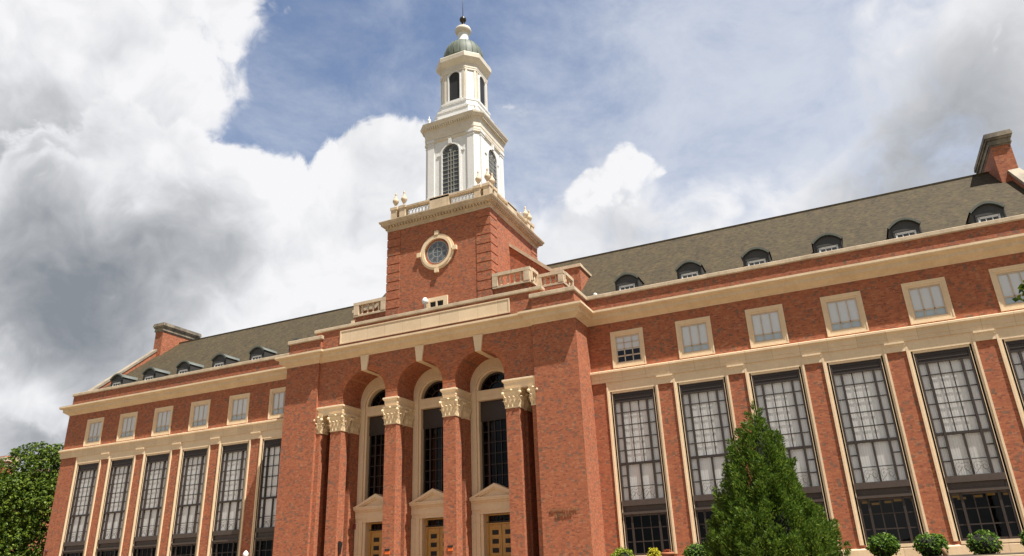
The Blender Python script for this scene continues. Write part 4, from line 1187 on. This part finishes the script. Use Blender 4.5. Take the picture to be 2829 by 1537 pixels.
# ---- neighbouring house far left, mostly behind the tree
HX, HY = -138.0, 40.0
T = thing('neighbouring_house', 'distant brick house with a tall chimney behind the big leafy tree', 'house', (HX, HY, BASE))
b = MB(); b.box(-9, 12, 0, 14, -1, 19.5); b.build('wall', M_BRICK, T)
b = MB(); b.add([(-9.5,-.5,19.4),(12.5,-.5,19.4),(12.5,14.5,19.4),(-9.5,14.5,19.4),(-9.5,7,25.3),(8.5,7,25.3)], [(0,1,5,4),(1,2,5),(2,3,4,5),(3,0,4),(0,3,2,1)])
rf = b.build('roof', plain('russet_roof', (.14,.085,.06), .9, 0, .3, 2), T)
b = MB(); b.box(1.4, 4.4, -.2, 2.4, 18, 26.2); b.box(1.2, 4.6, -.4, 2.6, 26.2, 26.7); b.box(1.1, 4.7, -.5, 2.7, 26.7, 27.2); b.box(1.5, 4.3, -.1, 2.3, 27.2, 27.6); ch = b.build('chimney', M_BRICK, T)
b = MB(); b.box(1.0, 4.8, -.6, 2.8, 26.3, 27.3); b.box(1.35, 4.45, -.25, 2.45, 25.3, 26.0); b.build('chimney_cap', M_OLD, T)
for k in range(4):
    b = MB(); b.box(-7.5+4.6*k, -5.9+4.6*k, -.1, .2, 13.5, 16.5); b.build('window', M_WFRAME, T)

# ---- globe lamp and banners
T = thing('globe_lamp', 'white globe lamp on a dark post left of the entrance', 'street lamp', (-13.3, -10, BASE))
b = MB(); b.lathe(0, 0, [(.2, 0), (.2, .3), (.09, .5), (.07, 1.9), (.14, 2.0), (.16, 2.06)], 12); b.build('post', M_IRON, T)
b = MB(); b.lathe(0, 0, [(.12, 2.0), (.2, 2.1), (.24, 2.25), (.22, 2.4), (.13, 2.52), (.05, 2.58), (.01, 2.62)], 16); b.build('globe', M_GLOBE, T)
for x, lab in ((-3.26, 'small black and orange plate on the pier left of the middle door'), (3.26, 'small black and orange plate on the pier right of the middle door')):
    T = thing('pier_sign', lab, 'sign', (x, -3.06, -11.5), 'black and orange plates on the entrance piers')
    b = MB(); b.box(-.25, .25, -.09, .0, .32, .46); b.build('top_plate', M_IRON, T)
    b = MB(); b.box(-.24, .24, -.06, .0, .02, .27); b.build('panel', M_ORANGE, T)

# ================================================================== SKY
world = bpy.data.worlds.new('World'); SC.world = world; world.use_nodes = True
t = world.node_tree; t.nodes.clear(); g = G(t)
SUN = Vector((.46, -.195, 1)).normalized()
EXPO = 0.88
KS = 0.10
out = g.n('ShaderNodeOutputWorld'); bg = g.n('ShaderNodeBackground'); bg.inputs[1].default_value = KS; g.l(bg.outputs[0], out.inputs[0])
sky = g.n('ShaderNodeTexSky'); sky.sky_type = 'NISHITA'; sky.sun_disc = False
sky.sun_elevation = math.asin(SUN.z); sky.sun_rotation = math.atan2(SUN.x, SUN.y)
sky.air_density = 1.0; sky.dust_density = 1.2; sky.ozone_density = 1.6
tc = g.n('ShaderNodeTexCoord'); D = tc.outputs['Generated']
KF = 1.0/(KS*2**EXPO)     # so that cloud colours below are display-linear
def cc(v): return tuple(x*KF for x in v)+(1,)
def srgb(r, g_, b): return tuple(((x/255+.055)/1.055)**2.4 if x > 10 else x/255/12.92 for x in (r, g_, b))
def azel(az, el): az, el = math.radians(az), math.radians(el); return (math.sin(az)*math.cos(el), math.cos(az)*math.cos(el), math.sin(el))
def blobs(lst, start=0.0):
    acc = start
    for az, el, rad, amp in lst:
        v = g.n('ShaderNodeVectorMath', operation='DOT_PRODUCT'); g.l(D, v.inputs[0]); v.inputs[1].default_value = azel(az, el)
        k = 1/(math.radians(rad)**2)      # exp(-(ang/rad)^2)
        e = g.math('EXPONENT', g.math('MULTIPLY', g.math('SUBTRACT', v.outputs['Value'], 1.0), 2*k))
        acc = g.math('MULTIPLY_ADD', e, amp, acc)
    return acc
def sstep(x, a, b):
    mr = g.n('ShaderNodeMapRange', interpolation_type='SMOOTHSTEP'); g.l(x, mr.inputs[0]); mr.inputs[1].default_value = a; mr.inputs[2].default_value = b
    return mr.outputs[0]
def cn(scale, detail=7, rough=.58, off=(0, 0, 0), dist=0.0, sq=(1, 1, 1)):
    mp = g.n('ShaderNodeMapping'); mp.inputs['Location'].default_value = off; mp.inputs['Scale'].default_value = sq; g.l(D, mp.inputs[0])
    return g.noise(mp.outputs[0], scale, detail, rough, dist)
HAZE = [(-26.7, 31.9, 5.57, 0.3), (-39.4, 34.4, 3.51, 0.2), (-1.9, 30.7, 11.94, 0.55), (-16.5, 23.9, 11.91, 0.55), (10.5, 31.0, 11.15, 0.6), (-32.2, 37.9, 2.95, 0.0), (3.0, 37.3, 6.58, 0.25), (-21.0, 33.3, 4.61, 0.2), (-44.5, 33.3, 3.7, 0.3)]
TOPL = [(-48.3, 34.1, 2.2, 0.5), (-64.1, 35.2, 8.52, 1), (-55.1, 41.1, 7.36, 1), (-48.7, 41.3, 3.13, 0.65), (-63.8, 28.2, 8.67, 1), (-56.0, 32.5, 5.08, 0.7), (-50.5, 34.2, 2.28, 0.45), (-47.4, 39.6, 1.61, 0.35)]
RIGHT = [(15.6, 24.2, 7.57, 0.9), (18.2, 30.6, 7.23, 0.9), (12.7, 35.1, 4.5, 0.7), (9.2, 23.5, 6.09, 0.7), (1.7, 24.2, 4.45, 0.5), (-4.8, 24.3, 4.71, 0.5)]
MID = [(-54.9, 26.3, 4.44, 0.8), (-51.0, 29.1, 1.91, 0.7), (-48.9, 28.3, 1.67, 0.5), (-44.6, 28.2, 2.17, 0.7), (-40.7, 28.0, 3.87, 0.8), (-37.7, 30.1, 2.56, 0.8), (-33.9, 30.3, 2.6, 0.8), (-30.7, 28.5, 3.42, 0.8), (-51.7, 22.3, 8.14, 1), (-58.0, 18.0, 8.14, 1), (-41.5, 21.6, 7.75, 1), (-32.0, 21.9, 6.89, 1), (-58.9, 11.5, 6.59, 1), (-53.7, 14.7, 6.47, 1), (-44.4, 16.9, 6.36, 1)]
CUM = [(-17.8, 28.1, 1.25, 0.9), (-16.5, 29.3, 0.81, 0.6), (-14.8, 29.7, 0.92, 0.5), (-13.3, 30.3, 1.34, 0.9), (-11.5, 29.6, 1.09, 0.8), (-10.2, 29.0, 0.67, 0.5), (-15.8, 27.6, 1.71, 0.5), (-12.9, 28.2, 1.84, 0.45)]
FRONT = [(-50.6, 24.5, 4.12, 0.8), (-54.3, 23.0, 4.47, 0.8), (-47.7, 25.2, 2.83, 0.6), (-57.9, 21.3, 4.74, 0.8), (-46.1, 21.8, 4.31, 0.7), (-54.2, 17.4, 6.5, 0.9), (-59.4, 16.2, 6.23, 0.9)]
RBODY = [(-14.1, 26.5, 3.72, 0.6), (-9.8, 23.8, 5.18, 0.8), (-20.1, 21.6, 6.96, 1), (-11.9, 20.3, 7.39, 0.9), (-5.4, 24.4, 3.55, 0.5), (-0.2, 25.2, 3.68, 0.6), (-0.6, 27.7, 1.7, 0.4), (5.3, 22.2, 5.86, 0.9), (-26.9, 21.3, 5.38, 0.8)]
GRAY = [(-49.8, 24.9, 3.05, 0.2), (-52.0, 20.8, 7.28, 0.38), (-46.6, 23.5, 3.72, 0.2), (-58.4, 14.7, 7.26, 0.58), (-48.9, 31.7, 1.93, 0.15), (-53.2, 31.8, 2.11, 0.15), (-60.4, 19.2, 5.25, 0.15), (-58.4, 8.8, 2.09, 0.6), (-55.7, 18.9, 5.63, 0.12), (-63.2, 27.6, 3.69, 0.4), (-60.7, 31.0, 4.78, 0.2), (12.4, 26.7, 5.56, 0.4), (8.3, 25.2, 4.88, 0.28), (15.3, 29.2, 3.46, 0.12), (14.8, 21.7, 5.09, 0.25), (-12.9, 25.4, 3.4, 0.22), (4.8, 22.3, 4.02, 0.3)]
LIGHT = [(-16.7, 29.2, 2.48, 0.25), (-0.6, 27.7, 1.98, 0.25), (-47.5, 40.2, 2.4, 0.25), (-58.3, 11.2, 1.54, 0.7), (-38.1, 29.8, 4.52, 0.3), (-43.1, 18.4, 3.23, 0.3), (-43.4, 29.3, 2.04, 0.3), (-54.9, 26.6, 2.35, 0.3), (-57.8, 36.7, 6.1, 0.2)]

SKY_TINT = (.96, .90, .88)
BACK = (172, 172, 174)
SUN_E = 4.6
def cnoise(vec, scale, detail, rough, off, dist=0.0):
    mp = g.n('ShaderNodeMapping'); mp.inputs['Location'].default_value = off; g.l(vec, mp.inputs[0])
    return g.noise(mp.outputs[0], scale, detail, rough, dist)
def puffs(vec, scale, off):
    mp = g.n('ShaderNodeMapping'); mp.inputs['Location'].default_value = off; g.l(vec, mp.inputs[0])
    v = g.n('ShaderNodeTexVoronoi', feature='F1'); v.inputs['Scale'].default_value = scale; v.inputs['Detail'].default_value = 2; v.inputs['Roughness'].default_value = .5
    v.normalize = True
    g.l(mp.outputs[0], v.inputs['Vector']); return v.outputs['Distance']
# directions bent a little so that cloud edges curl
wv = g.n('ShaderNodeTexNoise'); wv.inputs['Scale'].default_value = 9; wv.inputs['Detail'].default_value = 3; g.l(D, wv.inputs['Vector'])
wo = g.n('ShaderNodeVectorMath', operation='MULTIPLY_ADD'); g.l(wv.outputs['Color'], wo.inputs[0]); wo.inputs[1].default_value = (.10,)*3; g.l(D, wo.inputs[2])
DW = wo.outputs[0]
def field(vec):
    a = cnoise(vec, 4.5, 8, .60, (3, 1, 7)); b = puffs(vec, 13, (2, 5, 1))
    x = g.math('MULTIPLY_ADD', g.math('SUBTRACT', a, .5), 3.6, g.math('MULTIPLY', g.math('SUBTRACT', .36, b), 1.5))
    return x, a
F0, n_big = field(DW)
fa = cnoise(DW, 20, 5, .6, (4, 2, 9)); fb = puffs(DW, 38, (1, 3, 6))
F2 = g.math('MULTIPLY_ADD', g.math('SUBTRACT', fa, .5), 1.5, g.math('MULTIPLY', g.math('SUBTRACT', .36, fb), 1.3))
ofs = g.n('ShaderNodeVectorMath', operation='ADD'); g.l(DW, ofs.inputs[0]); ofs.inputs[1].default_value = (.020, -.006, .030)
F1, _ = field(ofs.outputs[0])
relief = g.math('SUBTRACT', F0, F1)           # >0 on the sides of the billows that face the sun
n_soft = cn(2.6, 4, .5, (7, 2, 4), .6)
n_str = cn(5.0, 7, .65, (2, 8, 3), .25, (1, .6, 1.7))
blue = g.mixc(1.0, sky.outputs[0], rgb(*SKY_TINT), 'MULTIPLY')
veil = sstep(g.math('ADD', blobs(HAZE), g.math('MULTIPLY', g.math('SUBTRACT', n_str, .5), 2.3)), -.32, 1.2)
col = g.mixc(g.math('MULTIPLY', veil, .9), blue, cc(srgb(214, 220, 232)))
gray0 = g.math('SUBTRACT', blobs(GRAY), blobs(LIGHT))
def layer(col, lst, thr, nz, soft, bias=0.0, rel=1.0, fine=.10):
    bsat = g.math('SUBTRACT', 1.0, g.math('EXPONENT', g.math('MULTIPLY', blobs(lst), -1.25)))
    f = g.math('SUBTRACT', g.math('MULTIPLY_ADD', F2, fine, g.math('MULTIPLY_ADD', F0, nz, bsat)), thr)
    al = sstep(f, 0.0, soft)
    deep = sstep(f, .03, .42)
    s_ = g.math('MULTIPLY', g.math('MAXIMUM', gray0, 0.0), g.math('MULTIPLY_ADD', deep, .85, .15))
    s_ = g.math('ADD', s_, g.math('MULTIPLY', relief, -.42*rel))
    s_ = g.math('ADD', s_, g.math('MULTIPLY', F2, -fine*1.1))
    s_ = g.math('ADD', s_, g.math('MULTIPLY_ADD', g.math('SUBTRACT', n_big, .5), 1.3, bias))
    c = g.ramp(g.math('MULTIPLY', s_, .86), [(0, srgb(247, 247, 249)), (.16, srgb(232, 233, 236)), (.42, srgb(200, 202, 206)), (.70, srgb(170, 173, 178)), (1, srgb(138, 144, 152))])
    c = g.mixc(1.0, c, (KF, KF, KF, 1), 'MULTIPLY')
    return g.mixc(al, col, c)
col = layer(col, RIGHT, .40, .60, .65, .08, .3)
col = layer(col, TOPL, .44, .62, .30, .07, 1.0)
col = layer(col, RBODY, .36, .62, .75, .10, .7)
col = layer(col, MID, .46, .60, .15, .03, 1.0)
col = layer(col, FRONT, .40, .46, .16, .12, 1.1, .16)
col = layer(col, CUM, .40, .25, .26, -.03, .9, .55)
sp = g.n('ShaderNodeSeparateXYZ'); g.l(D, sp.inputs[0])
beh = sstep(g.math('MULTIPLY', sp.outputs[1], -1.0), -.25, .15)
oth = g.math('MULTIPLY', beh, g.math('MULTIPLY_ADD', sstep(n_soft, .3, .6), .35, .65))
bk = g.mixc(sstep(g.math('MULTIPLY_ADD', g.math('SUBTRACT', n_big, .5), 1.6, n_soft), .25, .75), cc(srgb(118, 122, 130)), cc(srgb(218, 218, 218)))
col = g.mixc(oth, col, bk)
low = sstep(sp.outputs[2], -.06, .0)
col = g.mixc(low, cc(srgb(150, 145, 135)), col)
g.l(col, bg.inputs[0])
world.cycles.sampling_method = 'MANUAL'; world.cycles.sample_map_resolution = 512

# ================================================================== LIGHT AND CAMERA
sl = bpy.data.lights.new('sun', 'SUN'); sl.energy = SUN_E; sl.angle = math.radians(.5); sl.color = (1.0, .95, .87)
so = bpy.data.objects.new('sun', sl); COL.objects.link(so); so.rotation_euler = SUN.to_track_quat('Z', 'Y').to_euler(); so.location = (60, -60, 120)

cam = bpy.data.cameras.new('camera'); co = bpy.data.objects.new('camera', cam); COL.objects.link(co)
f_, yaw, pit, rol, cx, cy, cz = 1984.5359, .4175, .3810, .0417, 36.0225, -61.334, -12.9046
ca, sa, cb, sb, c3, s3 = math.cos(yaw), math.sin(yaw), math.cos(pit), math.sin(pit), math.cos(rol), math.sin(rol)
Mx = Matrix(((ca, -sa, 0), (sa, ca, 0), (0, 0, 1))) @ Matrix(((1, 0, 0), (0, cb, -sb), (0, sb, cb))) @ Matrix(((c3, 0, s3), (0, 1, 0), (-s3, 0, c3)))
r_, fw, up_ = Mx.col[0], Mx.col[1], Mx.col[2]
R_ = Matrix((r_, up_, -fw)).transposed()
co.matrix_world = Matrix.Translation(W(cx, cy, cz)) @ R_.to_4x4()
cam.sensor_fit = 'HORIZONTAL'; cam.sensor_width = 36; cam.lens = f_/2829*36
cam.clip_start = .1; cam.clip_end = 5000
SC.camera = co
vs_ = SC.view_settings; vs_.view_transform = 'Standard'; vs_.look = 'None'; vs_.exposure = EXPO; vs_.gamma = 1.0
SC.display_settings.display_device = 'sRGB'
SC.cycles.max_bounces = 6; SC.cycles.transparent_max_bounces = 12
for o in bpy.data.objects:
    if '_local' in o: del o['_local']
